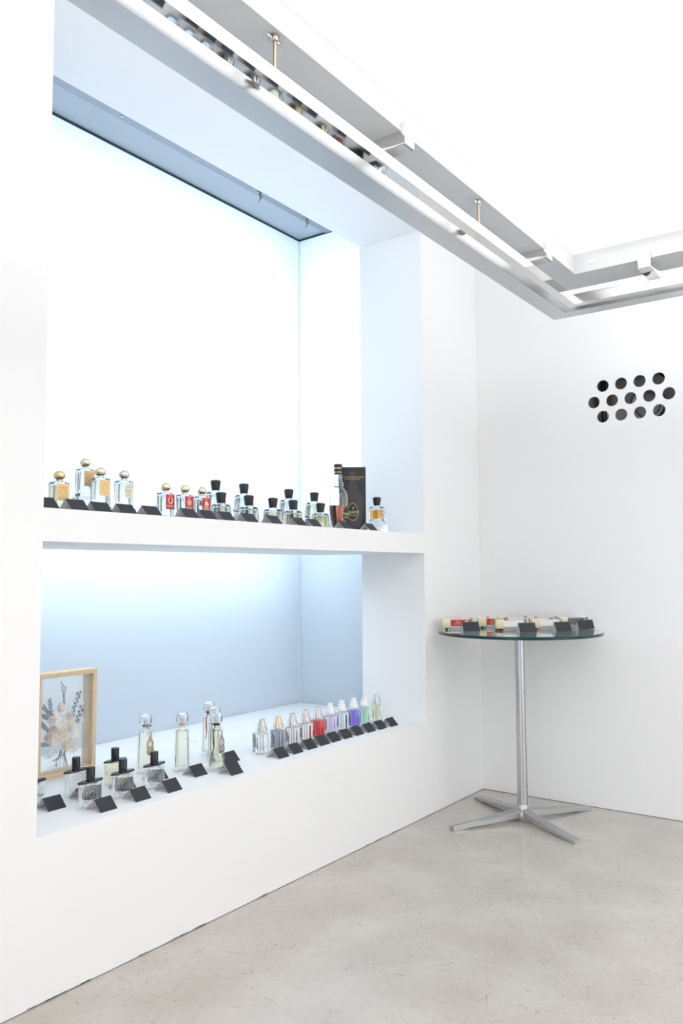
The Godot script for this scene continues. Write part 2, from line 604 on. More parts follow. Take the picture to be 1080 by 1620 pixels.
func build_vent() -> void:
	# the back wall, with thirteen round openings cut into a thin panel before a dark duct
	var w := CSGCombiner3D.new()
	w.name = "wall_back"
	w.set_meta("kind", "structure")
	var whole := CSGBox3D.new()
	whole.size = Vector3(ROOM_X + WALL, ROOM_Y - 0.002, 0.2)
	whole.position = Vector3((ROOM_X - WALL) / 2, ROOM_Y / 2 + 0.001, -0.1)
	whole.material = M.white_paint
	w.add_child(whole)
	var recess := CSGBox3D.new()
	recess.operation = CSGShape3D.OPERATION_SUBTRACTION
	recess.size = Vector3(0.42, 0.26, 0.3)
	recess.position = Vector3(0.72, 1.735, -0.158)
	recess.material = M.duct_grey
	w.add_child(recess)
	for r in [[1.803, [0.603, 0.681, 0.759, 0.837]], [1.735, [0.562, 0.641, 0.719, 0.797, 0.876]], [1.6685, [0.600, 0.678, 0.757, 0.835]]]:
		for x in r[1]:
			var c := CSGCylinder3D.new()
			c.operation = CSGShape3D.OPERATION_SUBTRACTION
			c.radius = 0.0258
			c.height = 0.1
			c.sides = 32
			c.position = Vector3(x, r[0], -0.01)
			c.rotation.x = PI / 2
			c.material = M.white_paint
			w.add_child(c)
	add_child(w)
	var t := thing("ventilation_duct", "dark duct with a curved pipe seen through the round holes of the back wall", "duct", Vector3(0.72, 1.735, -0.012))
	var b := MB.new()
	b.box(Vector3(-0.209, -0.129, -0.186), Vector3(0.209, 0.129, -0.17))
	b.box(Vector3(-0.209, -0.129, -0.17), Vector3(-0.2, 0.129, -0.002))
	b.box(Vector3(0.2, -0.129, -0.17), Vector3(0.209, 0.129, -0.002))
	b.box(Vector3(-0.2, 0.12, -0.17), Vector3(0.2, 0.129, -0.002))
	b.box(Vector3(-0.2, -0.129, -0.17), Vector3(0.2, -0.12, -0.002))
	put(t, "housing", b, M.duct_grey)
	b = MB.new()
	var ring := []
	for i in 25:
		var a := TAU * i / 24.0
		ring.append(Vector3(0.035 + 0.065 * cos(a), -0.012 + 0.065 * sin(a), -0.12))
	b.tube(ring, 0.013, 8)
	put(t, "pipe_collar", b, M.duct_metal)
	for x in [-0.165, -0.152, -0.139]:
		b = MB.new()
		b.box(Vector3(x, -0.12, -0.15), Vector3(x + 0.005, 0.12, -0.1))
		put(t, "louvre", b, M.duct_metal)
	b = MB.new()
	b.tube([Vector3(0.09, 0.12, -0.1), Vector3(0.2, 0.02, -0.08)], 0.006, 6)
	put(t, "brace", b, M.dark)

func build_niche() -> void:
	var b := MB.new()   # floor of the deep niche behind the wall, level with the sill
	b.box(Vector3(-1.14, SILL - 0.06, 0.02), Vector3(-WALL, SILL, 2.83))
	structure("wall_niche_floor", b, M.white_paint)
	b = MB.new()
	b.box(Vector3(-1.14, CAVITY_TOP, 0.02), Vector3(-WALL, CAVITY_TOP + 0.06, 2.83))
	structure("wall_niche_ceiling", b, M.dim_niche_sheet)
	# light box behind the panels
	b = MB.new()
	b.box(Vector3(-1.2, SILL - 0.06, -0.04), Vector3(-1.14, CAVITY_TOP + 0.06, 2.89))
	b.box(Vector3(-1.14, SILL - 0.06, -0.04), Vector3(-WALL, CAVITY_TOP + 0.06, 0.02))
	b.box(Vector3(-1.14, SILL - 0.06, 2.83), Vector3(-WALL, CAVITY_TOP + 0.06, 2.89))
	structure("wall_light_box", b, M.box_white)
	b = MB.new()   # opal panels: back, far side, near side
	b.box(Vector3(PANEL_X - 0.006, SILL, CAVITY_FAR - 0.006), Vector3(PANEL_X, CAVITY_TOP, CAVITY_NEAR + 0.006))
	structure("wall_panel_back", b, M.opal_acrylic)
	b = MB.new()
	b.box(Vector3(PANEL_X, SILL, CAVITY_FAR - 0.006), Vector3(-WALL, CAVITY_TOP, CAVITY_FAR))
	structure("wall_panel_far", b, M.opal_acrylic)
	b = MB.new()
	b.box(Vector3(PANEL_X, SILL, CAVITY_NEAR), Vector3(-WALL, CAVITY_TOP, CAVITY_NEAR + 0.006))
	structure("wall_panel_near", b, M.opal_acrylic)
	b = MB.new()
	b.box(Vector3(PANEL_X, SILL, CAVITY_FAR), Vector3(PANEL_X + 0.003, CAVITY_TOP, CAVITY_FAR + 0.003))
	structure("trim_1", b, M.white_plastic)
	b = MB.new()   # dark strips painting the shadow line where the panels meet the niche ceiling
	b.box(Vector3(PANEL_X, CAVITY_TOP - 0.009, CAVITY_FAR), Vector3(PANEL_X + 0.004, CAVITY_TOP, CAVITY_NEAR))
	b.box(Vector3(PANEL_X, CAVITY_TOP - 0.009, CAVITY_FAR), Vector3(-WALL, CAVITY_TOP, CAVITY_FAR + 0.004))
	structure("shadow_trim_2", b, M.gap_shadow)
	# shelf across the opening
	b = MB.new()
	b.box(Vector3(-0.56, SHELF_BOTTOM, NICHE_FAR), Vector3(0.0, SHELF, NICHE_NEAR))
	var s := put(self, "display_shelf", b, M.white_paint)
	b = MB.new()
	b.box(Vector3(-0.585, 1.092, 0.56), Vector3(-0.56, 1.106, 2.30))
	var lamp := put(self, "strip_lamp", b, M.cool_tube_glow)
	lamp.set_meta("label", "slim cool strip lamp along the rear edge of the white shelf")
	lamp.set_meta("category", "lamp")
	s.set_meta("label", "thick white shelf across the glowing niche, carrying the upper row of bottles")
	s.set_meta("category", "shelf")
	# steel strip with lugs under the niche ceiling
	var t := thing("steel_strip", "thin steel strip with small lugs along the top of the niche", "strip", Vector3(-0.55, CAVITY_TOP, 1.43))
	b = MB.new()
	b.box(Vector3(-0.028, -0.016, -1.0), Vector3(0.03, 0, 1.0), 0.002)
	put(t, "bar", b, M.niche_metal)
	for z in [0.925, 0.597]:
		b = MB.new()
		b.tube([Vector3(-0.012, -0.014, z - 1.43), Vector3(-0.004, -0.030, z - 1.43), Vector3(-0.012, -0.056, z - 1.425)], [0.005, 0.007, 0.002], 6)
		put(t, "lug", b, M.zinc)
	for z in [0.945, 0.617, 1.68, 1.31]:
		b = MB.new()
		b.lathe([[0.004, -0.019], [0.006, -0.018], [0.006, -0.015]], 10, Vector3(-0.004, 0, z - 1.43))
		put(t, "screw", b, M.zinc)

# ---------------------------------------------------------------- hung light ring
func frame_mesh(sections: Array, lo: Vector2, hi: Vector2, only := -1) -> MB:
	# a profile of (outwards, height) points swept round a rectangle; outwards is measured out from lo..hi
	var b := MB.new()
	var rings := []
	for c in [Vector2(-1, -1), Vector2(1, -1), Vector2(1, 1), Vector2(-1, 1), Vector2(-1, -1)]:
		var ring := []
		for s in sections:
			var x: float = lo.x - s.x if c.x < 0 else hi.x + s.x
			var z: float = lo.y - s.x if c.y < 0 else hi.y + s.x
			ring.append(Vector3(x, s.y, z))
		rings.append(ring)
	for i in 4:
		if only < 0 or only == i:
			b.loft([rings[i], rings[i + 1]], false, false, 0.95)
	return b

func rect(a: float, b: float, y0: float, y1: float) -> Array:
	return [Vector2(a, y0), Vector2(b, y0), Vector2(b, y1), Vector2(a, y1)]

func build_ring() -> void:
	var lo := Vector2(0.761, 0.761)
	var hi := Vector2(3.2, 6.4)
	var mid := Vector3(1.98, 2.04, 3.58)
	var t := thing("ceiling_light", "luminous white ceiling panel in a shallow white rim above the steel ring", "light", mid)
	var b := MB.new()
	b.box(Vector3(lo.x, 2.11, lo.y) - mid, Vector3(hi.x, 2.14, hi.y) - mid)
	put(t, "diffuser", b, M.panel_glow)
	b = frame_mesh(rect(0.0, 0.15, 2.039, 2.14), lo, hi)
	put(t, "rim", b, M.rim_paint, -mid)
	for p in [[Vector3(0.72, 2.155, 0.85), Vector3(0.72, 2.155, 6.4)], [Vector3(0.85, 2.155, 0.72), Vector3(3.2, 2.155, 0.72)]]:
		b = MB.new()
		b.tube([p[0] - mid, p[1] - mid], 0.013, 10)
		put(t, "fluorescent_tube", b, M.tube_glow)
	for p in [Vector3(0.7615, 2.07, 0.821), Vector3(0.822, 2.07, 0.7615)]:
		b = MB.new()
		b.lathe([[0.0075, 0.0], [0.0075, 0.0012], [0.006, 0.002]], 14)
		var face := Basis(Vector3.BACK, -PI / 2) if p.x < 0.8 else Basis(Vector3.RIGHT, PI / 2)
		put(t, "screw", b, M.white_plastic, p - mid, face)
		b = MB.new()
		b.box(Vector3(-0.0065, 0.0018, -0.0007), Vector3(0.0065, 0.0024, 0.0007))
		put(t, "screw_slot", b, M.zinc, p - mid, face)
	# outer angle: flange below, plate upright
	t = thing("steel_angle_ring", "satin steel angle running round the ceiling light with an upright inner plate", "light trough", Vector3(1.98, 1.93, 3.58))
	mid = Vector3(1.98, 1.93, 3.58)
	b = frame_mesh(rect(0.066, 0.129, 1.931, 1.9345), lo, hi)
	put(t, "flange", b, M.satin_steel, -mid)
	b = frame_mesh(rect(0.066, 0.069, 1.9345, 1.9915), lo, hi)
	put(t, "plate", b, M.mirror_steel_soft if M.has("mirror_steel_soft") else M.satin_steel, -mid)
	# inner mirror-polished bar
	t = thing("polished_steel_bar_ring", "mirror polished square steel bar hung round the ceiling light, reflecting bottles", "bar", Vector3(1.98, 1.93, 3.58))
	for i in 4:
		put(t, "bar", frame_mesh(rect(0.004, 0.034, 1.934, 1.963), lo, hi, i), M.brushed_steel if i == 0 else M.mirror_steel, -mid)
	# bolts: upright ones hold the bar under the rim, level ones tie it to the plate
	for z in [2.364, 1.485]:
		var r := thing("hanger_bolt", "upright threaded rod with wing nut above the polished bar, " + ("near the top edge" if z > 2 else "nearer the ring corner"), "bolt", Vector3(0.745, 1.963, z), 0.0, "hanger bolts")
		b = MB.new()
		b.tube([Vector3.ZERO, Vector3(0, 0.076, 0)], 0.0034, 10)
		put(r, "rod", b, M.brass_rod)
		wing_nut(r, Transform3D(Basis.IDENTITY, Vector3(0, 0.076, 0)))
		r = thing("tie_bolt", "level bolt tying the polished bar to the steel plate, " + ("near the top edge" if z > 2 else "nearer the ring corner"), "bolt", Vector3(0.6955, 1.9605, z), 0.0, "tie bolts")
		b = MB.new()
		b.tube([Vector3.ZERO, Vector3(0.031, 0, 0)], 0.0034, 10)
		put(r, "rod", b, M.brass_rod)
		wing_nut(r, Transform3D(Basis(Vector3.BACK, PI / 2), Vector3(0.0, 0, 0)))
	# box brackets under the rim
	for d in [[Vector3(0.70, 2.004, 1.905), true, "nearer the top edge"], [Vector3(0.70, 2.004, 1.03), true, "beside the ring corner"], [Vector3(1.0, 2.004, 0.70), false, "over the back wall"]]:
		var r := thing("box_bracket", "polished steel box bracket under the white rim, " + d[2], "bracket", d[0], 0.0, "box brackets under the rim")
		b = MB.new()
		if d[1]:
			b.box(Vector3(-0.08, 0, -0.021), Vector3(0.074, 0.055, 0.021), 0.0012)
		else:
			b.box(Vector3(-0.021, 0, -0.08), Vector3(0.021, 0.055, 0.074), 0.0012)
		put(r, "box", b, M.mirror_steel)
		b = MB.new()
		if d[1]:
			b.box(Vector3(0.0742, 0.002, -0.019), Vector3(0.0752, 0.053, 0.019))
		else:
			b.box(Vector3(-0.019, 0.002, 0.0742), Vector3(0.019, 0.053, 0.0752))
		put(r, "lit_end_face", b, M.white_plastic)  # thin white sheet painting the steel end face as brightly lit

func wing_nut(parent: Node3D, t: Transform3D) -> void:
	# the nut hangs down from its seat at the top of the rod
	var b := MB.new()
	b.lathe([[0.0095, -0.003], [0.0095, 0.0]], 16)
	b.lathe([[0.006, -0.012], [0.0078, -0.009], [0.0078, -0.003]], 8)
	var nut := put(parent, "wing_nut", b, M.zinc, t.origin, t.basis)
	for s in [-1, 1]:
		b = MB.new()
		b.stack(MB.ellipse(0.0085, 0.0022, 10), [[-0.012, 0.7], [-0.0085, 1.0], [-0.004, 0.8]], Vector3(0, 0, 0))
		put(nut, "wing", b, M.zinc, Vector3(0, 0, 0) + Vector3(0.0, 0, 0.0135 * s), Basis(Vector3.UP, PI / 2))

# ---------------------------------------------------------------- table
func build_table() -> void:
	var c := Vector3(0.340, 0, 0.336)
	var t := thing("bistro_table", "round glass bistro table on a steel column with four cast legs in the corner", "table", c)
	var b := MB.new()
	b.lathe([[0.329, TABLE - 0.012], [0.332, TABLE - 0.0095], [0.332, TABLE - 0.0025], [0.329, TABLE]], 96, Vector3.ZERO, true, true, 0.9)
	put(t, "glass_top", b, M.table_glass)
	b = MB.new()
	b.lathe([[0.3292, TABLE - 0.0118], [0.3325, TABLE - 0.0095], [0.3325, TABLE - 0.0025], [0.3292, TABLE - 0.0002]], 96, Vector3.ZERO, false, false, 0.9)
	put(t, "polished_edge", b, M.glass_edge)
	b = MB.new()
	b.lathe([[0.05, TABLE - 0.0155], [0.05, TABLE - 0.0125]], 24)
	b.lathe([[0.0185, TABLE - 0.03], [0.03, TABLE - 0.0155]], 24)
	put(t, "top_plate", b, M.tube_aluminium)
	b = MB.new()
	b.lathe([[0.0215, 0.062], [0.0205, 0.2], [0.0185, TABLE - 0.028]], 28)
	put(t, "column", b, M.tube_aluminium)
	b = MB.new()
	b.lathe([[0.02, 0.012], [0.034, 0.016], [0.036, 0.03], [0.028, 0.044], [0.0235, 0.05], [0.0225, 0.0605], [0.0215, 0.062]], 28)
	put(t, "hub", b, M.cast_aluminium)
	for k in 4:
		var a := atan2(0.168, 0.285) + k * PI / 2
		b = MB.new()
		var rings := []
		for i in 9:
			var f := i / 8.0
			var d := lerpf(0.012, 0.334, f)
			var w := lerpf(0.021, 0.0155, f)
			var top := lerpf(0.050, 0.017, pow(f, 0.75))
			var low := lerpf(0.020, 0.004, pow(f, 0.6))
			if i == 8:
				low = 0.0
				top = 0.0155
			if i == 7:
				low = 0.001
			var ring := []
			for p in [[-1.0, low], [-1.0, top - 0.006], [-0.55, top], [0.55, top], [1.0, top - 0.006], [1.0, low]]:
				ring.append(Vector3(d, p[1], p[0] * w))
			rings.append(ring)
		b.loft(rings, true, true, 0.8)
		put(t, "leg", b, M.cast_aluminium, Vector3.ZERO, Basis(Vector3.UP, -a))
	var turn := deg_to_rad(38.0)
	# lying flacons: front row, then those behind
	var front := [
		[Vector3(0.085, 0, 0.40), "red", "leftmost"], [Vector3(0.175, 0, 0.245), "red", "second from the left"], [Vector3(0.30, 0, 0.335), "white", "in the middle"],
		[Vector3(0.405, 0, 0.215), "white", "between the cards"], [Vector3(0.455, 0, 0.03), "grey", "rightmost"]]
	for f in front:
		flacon(Vector3(f[0].x, TABLE, f[0].z), turn, f[1], "lying ivory capped flacon with %s label on the glass table, %s" % [f[1], f[2]])
	var behind := [[Vector3(0.085, 0, 0.24), "plain", "behind the leftmost red one"], [Vector3(0.20, 0, 0.10), "plain", "behind the second red one"], [Vector3(0.285, 0, 0.185), "redend", "behind the middle white one"],
		[Vector3(0.335, 0, 0.085), "redend", "behind the fourth card"]]
	for f in behind:
		flacon(Vector3(f[0].x, TABLE, f[0].z), turn, f[1], "lying pale flacon half hidden on the glass table, %s" % f[2])
	for d in [[Vector3(0.172, 0, 0.445), 45, "before the leftmost red flacon"], [Vector3(0.245, 0, 0.30), 44, "before the second red flacon"], [Vector3(0.395, 0, 0.39), 45, "before the middle white flacon"],
			[Vector3(0.49, 0, 0.255), 50, "before the fourth flacon"], [Vector3(0.52, 0, 0.07), 44, "before the grey labelled flacon"]]:
		card(Vector3(d[0].x, TABLE, d[0].z), deg_to_rad(d[1]) - PI / 2, "dark tent card on the glass table " + d[2], "tent cards on the glass table", 0.07, 0.021, 0.038)

func flacon(at: Vector3, turn: float, kind: String, label: String) -> void:
	# lies along its own x, cap at -x, resting on two small feet; seen from +z
	var t := thing("lying_flacon", label, "perfume bottle", at, turn, "flacons lying on the glass table")
	put(t, "body", kept("flacon_body", func(b: MB): b.box(Vector3(-0.03, 0.011, -0.012), Vector3(0.06, 0.043, 0.012), 0.003)), M.pane_acrylic)
	var lab: Material = {"red": M.red_label, "white": M.white_print, "grey": M.grey_label, "plain": M.white_print, "redend": M.white_print}[kind]
	var l := put(t, "label", kept("flacon_label", func(b: MB): b.box(Vector3(-0.028, 0.014, 0.012), Vector3(0.056, 0.041, 0.0126))), lab)
	put(t, "upper_label", kept("flacon_upper_label", func(b: MB): b.box(Vector3(-0.028, 0.043, -0.010), Vector3(0.056, 0.0436, 0.010))), M.white_print)
	if kind == "red":
		for i in 3:
			put(l, "print_line", kept("flacon_line%d" % i, func(b: MB): b.box(Vector3(-0.004 - 0.004 * i, 0.0345 - 0.006 * i, 0.0126), Vector3(0.014 + 0.002 * i, 0.036 - 0.006 * i, 0.0128))), M.cream_print)
		put(l, "emblem", kept("flacon_emblem", func(b: MB): b.box(Vector3(0.034, 0.033, 0.0126), Vector3(0.05, 0.038, 0.0128), 0.0)), M.cream_print)
	if kind == "white":
		put(l, "gilt_edge", kept("flacon_gilt", func(b: MB): b.box(Vector3(-0.028, 0.0125, 0.012), Vector3(0.056, 0.0155, 0.0132))), M.brass_edge)
	if kind == "redend":
		put(l, "red_band", kept("flacon_red", func(b: MB): b.box(Vector3(0.028, 0.024, 0.0126), Vector3(0.048, 0.041, 0.0129))), M.red_label)
	if kind == "grey":
		for x in [0.03, 0.043]:
			put(l, "emblem", kept("flacon_grey_emblem%f" % x, func(b: MB): b.box(Vector3(x, 0.031, 0.0126), Vector3(x + 0.009, 0.0375, 0.0129))), M.silver)
	var cap := put(t, "cap", kept("flacon_cap", func(b: MB): b.box(Vector3(-0.062, 0.010, -0.016), Vector3(-0.027, 0.046, 0.018), 0.002)), M.ivory)
	put(cap, "gilt_edge", kept("flacon_cap_edge", func(b: MB): b.box(Vector3(-0.0622, 0.0085, -0.0155), Vector3(-0.0272, 0.0105, 0.0175))), M.brass_edge)
	put(t, "sprayer", kept("flacon_spray", func(b: MB): b.box(Vector3(0.056, 0.03, -0.010), Vector3(0.068, 0.047, 0.010), 0.002)), M.chrome_grey)
	put(t, "foot", kept("flacon_foot", func(b: MB): b.box(Vector3(-0.046, 0, -0.008), Vector3(-0.039, 0.011, 0.010))), M.rubber)
	put(t, "rest", kept("flacon_rest", func(b: MB): b.box(Vector3(-0.03, 0, -0.009), Vector3(0.056, 0.0115, 0.009), 0.001)), M.grey_print)

func card(at: Vector3, turn: float, label: String, group: String, length := 0.054, half := 0.0285, high := 0.030) -> void:
	# a folded card: its ridge runs along z, a dark slope faces +x
	var t := thing("tent_card", label, "card", at, turn, group)
	var key := "%f%f%f" % [length, half, high]
	for s in [1, -1]:
		var th := 0.0007
		var up := Vector3(half * s, high, 0).normalized()
		var nrm := Vector3(high * s, half, 0).normalized()
		put(t, "leaf", kept("card_leaf%d" % s + key, func(b: MB):
			var a := Vector3(half * s, 0.0004, 0)
			var c := Vector3(0, high, 0)
			var r0 := [a, c, c - nrm * th + Vector3(0, -th * 0.4, 0), a - nrm * th]
			var p0 := []
			var p1 := []
			for p in r0:
				p0.append(p + Vector3(0, 0, -length / 2))
				p1.append(p + Vector3(0, 0, length / 2))
			b.loft([p0, p1])), M.black_card)
		put(t, "lining", kept("card_lining%d" % s + key, func(b: MB):
			var a := Vector3(half * s, 0.0004, 0) - nrm * th * 1.02
			var c := Vector3(0, high, 0) - nrm * th * 1.02 - up * 0.0 + Vector3(0, -th, 0)
			var p0 := []
			var p1 := []
			for p in [a, c, c - nrm * 0.0003, a - nrm * 0.0003]:
				p0.append(p + Vector3(0, 0, -length / 2 + 0.0004))
				p1.append(p + Vector3(0, 0, length / 2 - 0.0004))
			b.loft([p0, p1])), M.card_lining)

const FACE_X := Basis(Vector3(0, 0, -1), Vector3(0, 1, 0), Vector3(1, 0, 0))   # lettering turned to face +x

# ---------------------------------------------------------------- upper shelf
func riser(at: Vector3, high: float, label: String, w := 0.05) -> void:
	var b := MB.new()
	b.box(Vector3(-w / 2, 0, -w / 2), Vector3(w / 2, high, w / 2), 0.0015)
	var o := put(self, "acrylic_block", b, M.pane_acrylic, at)
	o.set_meta("label", label)
	o.set_meta("category", "display block")
	o.set_meta("group", "clear display blocks on the upper shelf")

func ball_bottle(at: Vector3, label: String, liquid: String, style: String, cap: String) -> void:
	var t := thing("round_stopper_bottle", label, "perfume bottle", at, 0.0, "bottles with ball stoppers")
	var g := put(t, "glass_body", kept("ball_body", func(b: MB):
		b.stack(MB.rr(0.039, 0.039, 0.003, 2), [[0.0, 0.94], [0.0015, 1.0], [0.0745, 1.0], [0.077, 0.93], [0.0785, 0.45], [0.081, 0.42]])
		b.hollow(func(h: MB): h.stack(MB.rr(0.0335, 0.0335, 0.002, 2), [[0.009, 1.0], [0.0725, 1.0]]))), M.clear_glass)
	put(g, "perfume", kept("ball_liquid", func(b: MB): b.stack(MB.rr(0.032, 0.032, 0.002, 2), [[0.010, 1.0], [0.066 if true else 0.0, 1.0]])), M[liquid])
	put(t, "collar", kept("ball_collar", func(b: MB): b.lathe([[0.0085, 0.079], [0.0085, 0.0835]], 16)), M[cap])
	put(t, "ball_stopper", kept("ball_stopper", func(b: MB):
		var prof := [[0.007, 0.0825], [0.0085, 0.0835]]
		for i in range(2, 15):
			var a := -PI / 2 + PI * i / 15.0
			prof.append([0.0158 * cos(a), 0.0955 + 0.0132 * sin(a)])
		prof.append([0.0001, 0.1087])
		b.lathe(prof, 20)), M[cap])
	if style == "amber":
		var l := put(t, "label", kept("ball_label", func(b: MB): b.box(Vector3(0.0195, 0.028, -0.0175), Vector3(0.0202, 0.071, 0.0175))), M.amber_label)
		put(l, "relief", kept("ball_relief", func(b: MB):
			var path := []
			for i in 17:
				path.append(Vector3(0.0203, 0.05 + 0.008 * sin(TAU * i / 16), 0.008 * cos(TAU * i / 16)))
			b.tube(path, 0.0008, 5)
			b.box(Vector3(0.0202, 0.061, -0.012), Vector3(0.0206, 0.063, 0.012))
			b.box(Vector3(0.0202, 0.036, -0.012), Vector3(0.0206, 0.038, 0.012))), M.amber_relief)
	elif style == "oval":
		var l := put(t, "label", kept("ball_grey_label", func(b: MB):
			b.sheet([Vector2(-0.014, 0.036), Vector2(0, 0.024), Vector2(0.014, 0.036), Vector2(0.012, 0.05), Vector2(0.014, 0.064), Vector2(-0.014, 0.064), Vector2(-0.012, 0.05)], 0.0006)), M.cream_print, Vector3(0.0203, 0, 0))
		for y in [0.057, 0.047, 0.044, 0.036]:
			put(l, "print_line", kept("ball_grey_line%f" % y, func(b: MB): b.box(Vector3(0, y, -0.008), Vector3(0.0003, y + 0.0022, 0.008))), M.grey_print)
	else:
		var l := put(t, "label", kept("ball_red_label", func(b: MB): b.box(Vector3(0.0195, 0.028, -0.0165), Vector3(0.0202, 0.071, 0.0165))), M.red_label)
		for y in [0.034, 0.038, 0.066]:
			put(l, "print_line", kept("ball_red_line%f" % y, func(b: MB): b.box(Vector3(0.0202, y, -0.012 if y < 0.05 else -0.006), Vector3(0.0205, y + 0.0016, 0.012 if y < 0.05 else 0.006))), M.cream_print)
		put(l, "emblem", kept("ball_emblem" + style, func(b: MB):
			var path := []
			if style == "horseshoe":
				for i in 15:
					var a := deg_to_rad(-60 + 300.0 * i / 14 + 0.0)
					path.append(Vector3(0.0206, 0.053 - 0.0085 * cos(a - PI / 2 - PI / 6 + PI / 6) * 0 + 0.0095 * sin(a - deg_to_rad(0) + PI * 0) * -1.0, 0.0075 * cos(a)))
				path = []
				for i in 15:
					var a := deg_to_rad(125.0 + 290.0 * i / 14)
					path.append(Vector3(0.0206, 0.0535 + 0.0095 * sin(a), 0.0072 * cos(a)))
				b.tube(path, 0.0019, 5)
			elif style == "medal":
				for i in 17:
					path.append(Vector3(0.0206, 0.0525 + 0.0085 * sin(TAU * i / 16), 0.0075 * cos(TAU * i / 16)))
				b.tube(path, 0.0014, 5)
				b.box(Vector3(0.0202, 0.0485, -0.0035), Vector3(0.0209, 0.0565, 0.0035))
				b.box(Vector3(0.0202, 0.061, -0.0015), Vector3(0.0209, 0.064, 0.0015))
			else:
				b.tube([Vector3(0.0206, 0.042, 0.007), Vector3(0.0206, 0.062, 0.004)], 0.001, 5)
				b.sheet([Vector2(-0.005, 0.050), Vector2(0.004, 0.047), Vector2(0.010, 0.050), Vector2(0.008, 0.056), Vector2(0.002, 0.062), Vector2(-0.004, 0.061)], -0.0209)
				b.box(Vector3(0.0202, 0.042, -0.008), Vector3(0.0208, 0.045, 0.008))), M.cream_print)

func flared_bottle(at: Vector3, label: String, liquid: String, fill := 0.036) -> void:
	var t := thing("flared_cap_bottle", label, "perfume bottle", at, 0.0, "tapered bottles with flared black caps")
	var g := put(t, "glass_body", kept("flared_body", func(b: MB):
		b.stack(MB.rr(0.055, 0.055, 0.005, 2), [[0.0, 0.95], [0.002, 1.0], [0.053, 0.83], [0.0575, 0.72], [0.0585, 0.36], [0.063, 0.34]])
		b.hollow(func(h: MB): h.stack(MB.rr(0.0475, 0.0475, 0.004, 2), [[0.007, 1.0], [0.050, 0.84]]))), M.clear_glass)
	put(g, "perfume", kept("flared_liquid%f" % fill, func(b: MB): b.stack(MB.rr(0.0455, 0.0455, 0.003, 2), [[0.008, 1.0], [fill, 0.87]])), M[liquid])
	put(g, "print_line", kept("flared_line", func(b: MB): b.box(Vector3(0.0, -0.0004, -0.008), Vector3(0.0004, 0.0012, 0.008))), M.grey_print, Vector3(0.0250, 0.034, 0))
	put(t, "flared_cap", kept("flared_cap", func(b: MB): b.lathe([[0.0125, 0.0625], [0.0132, 0.064], [0.0172, 0.091], [0.0168, 0.0945], [0.012, 0.0972], [0.0, 0.098]], 20)), M.black_cap)

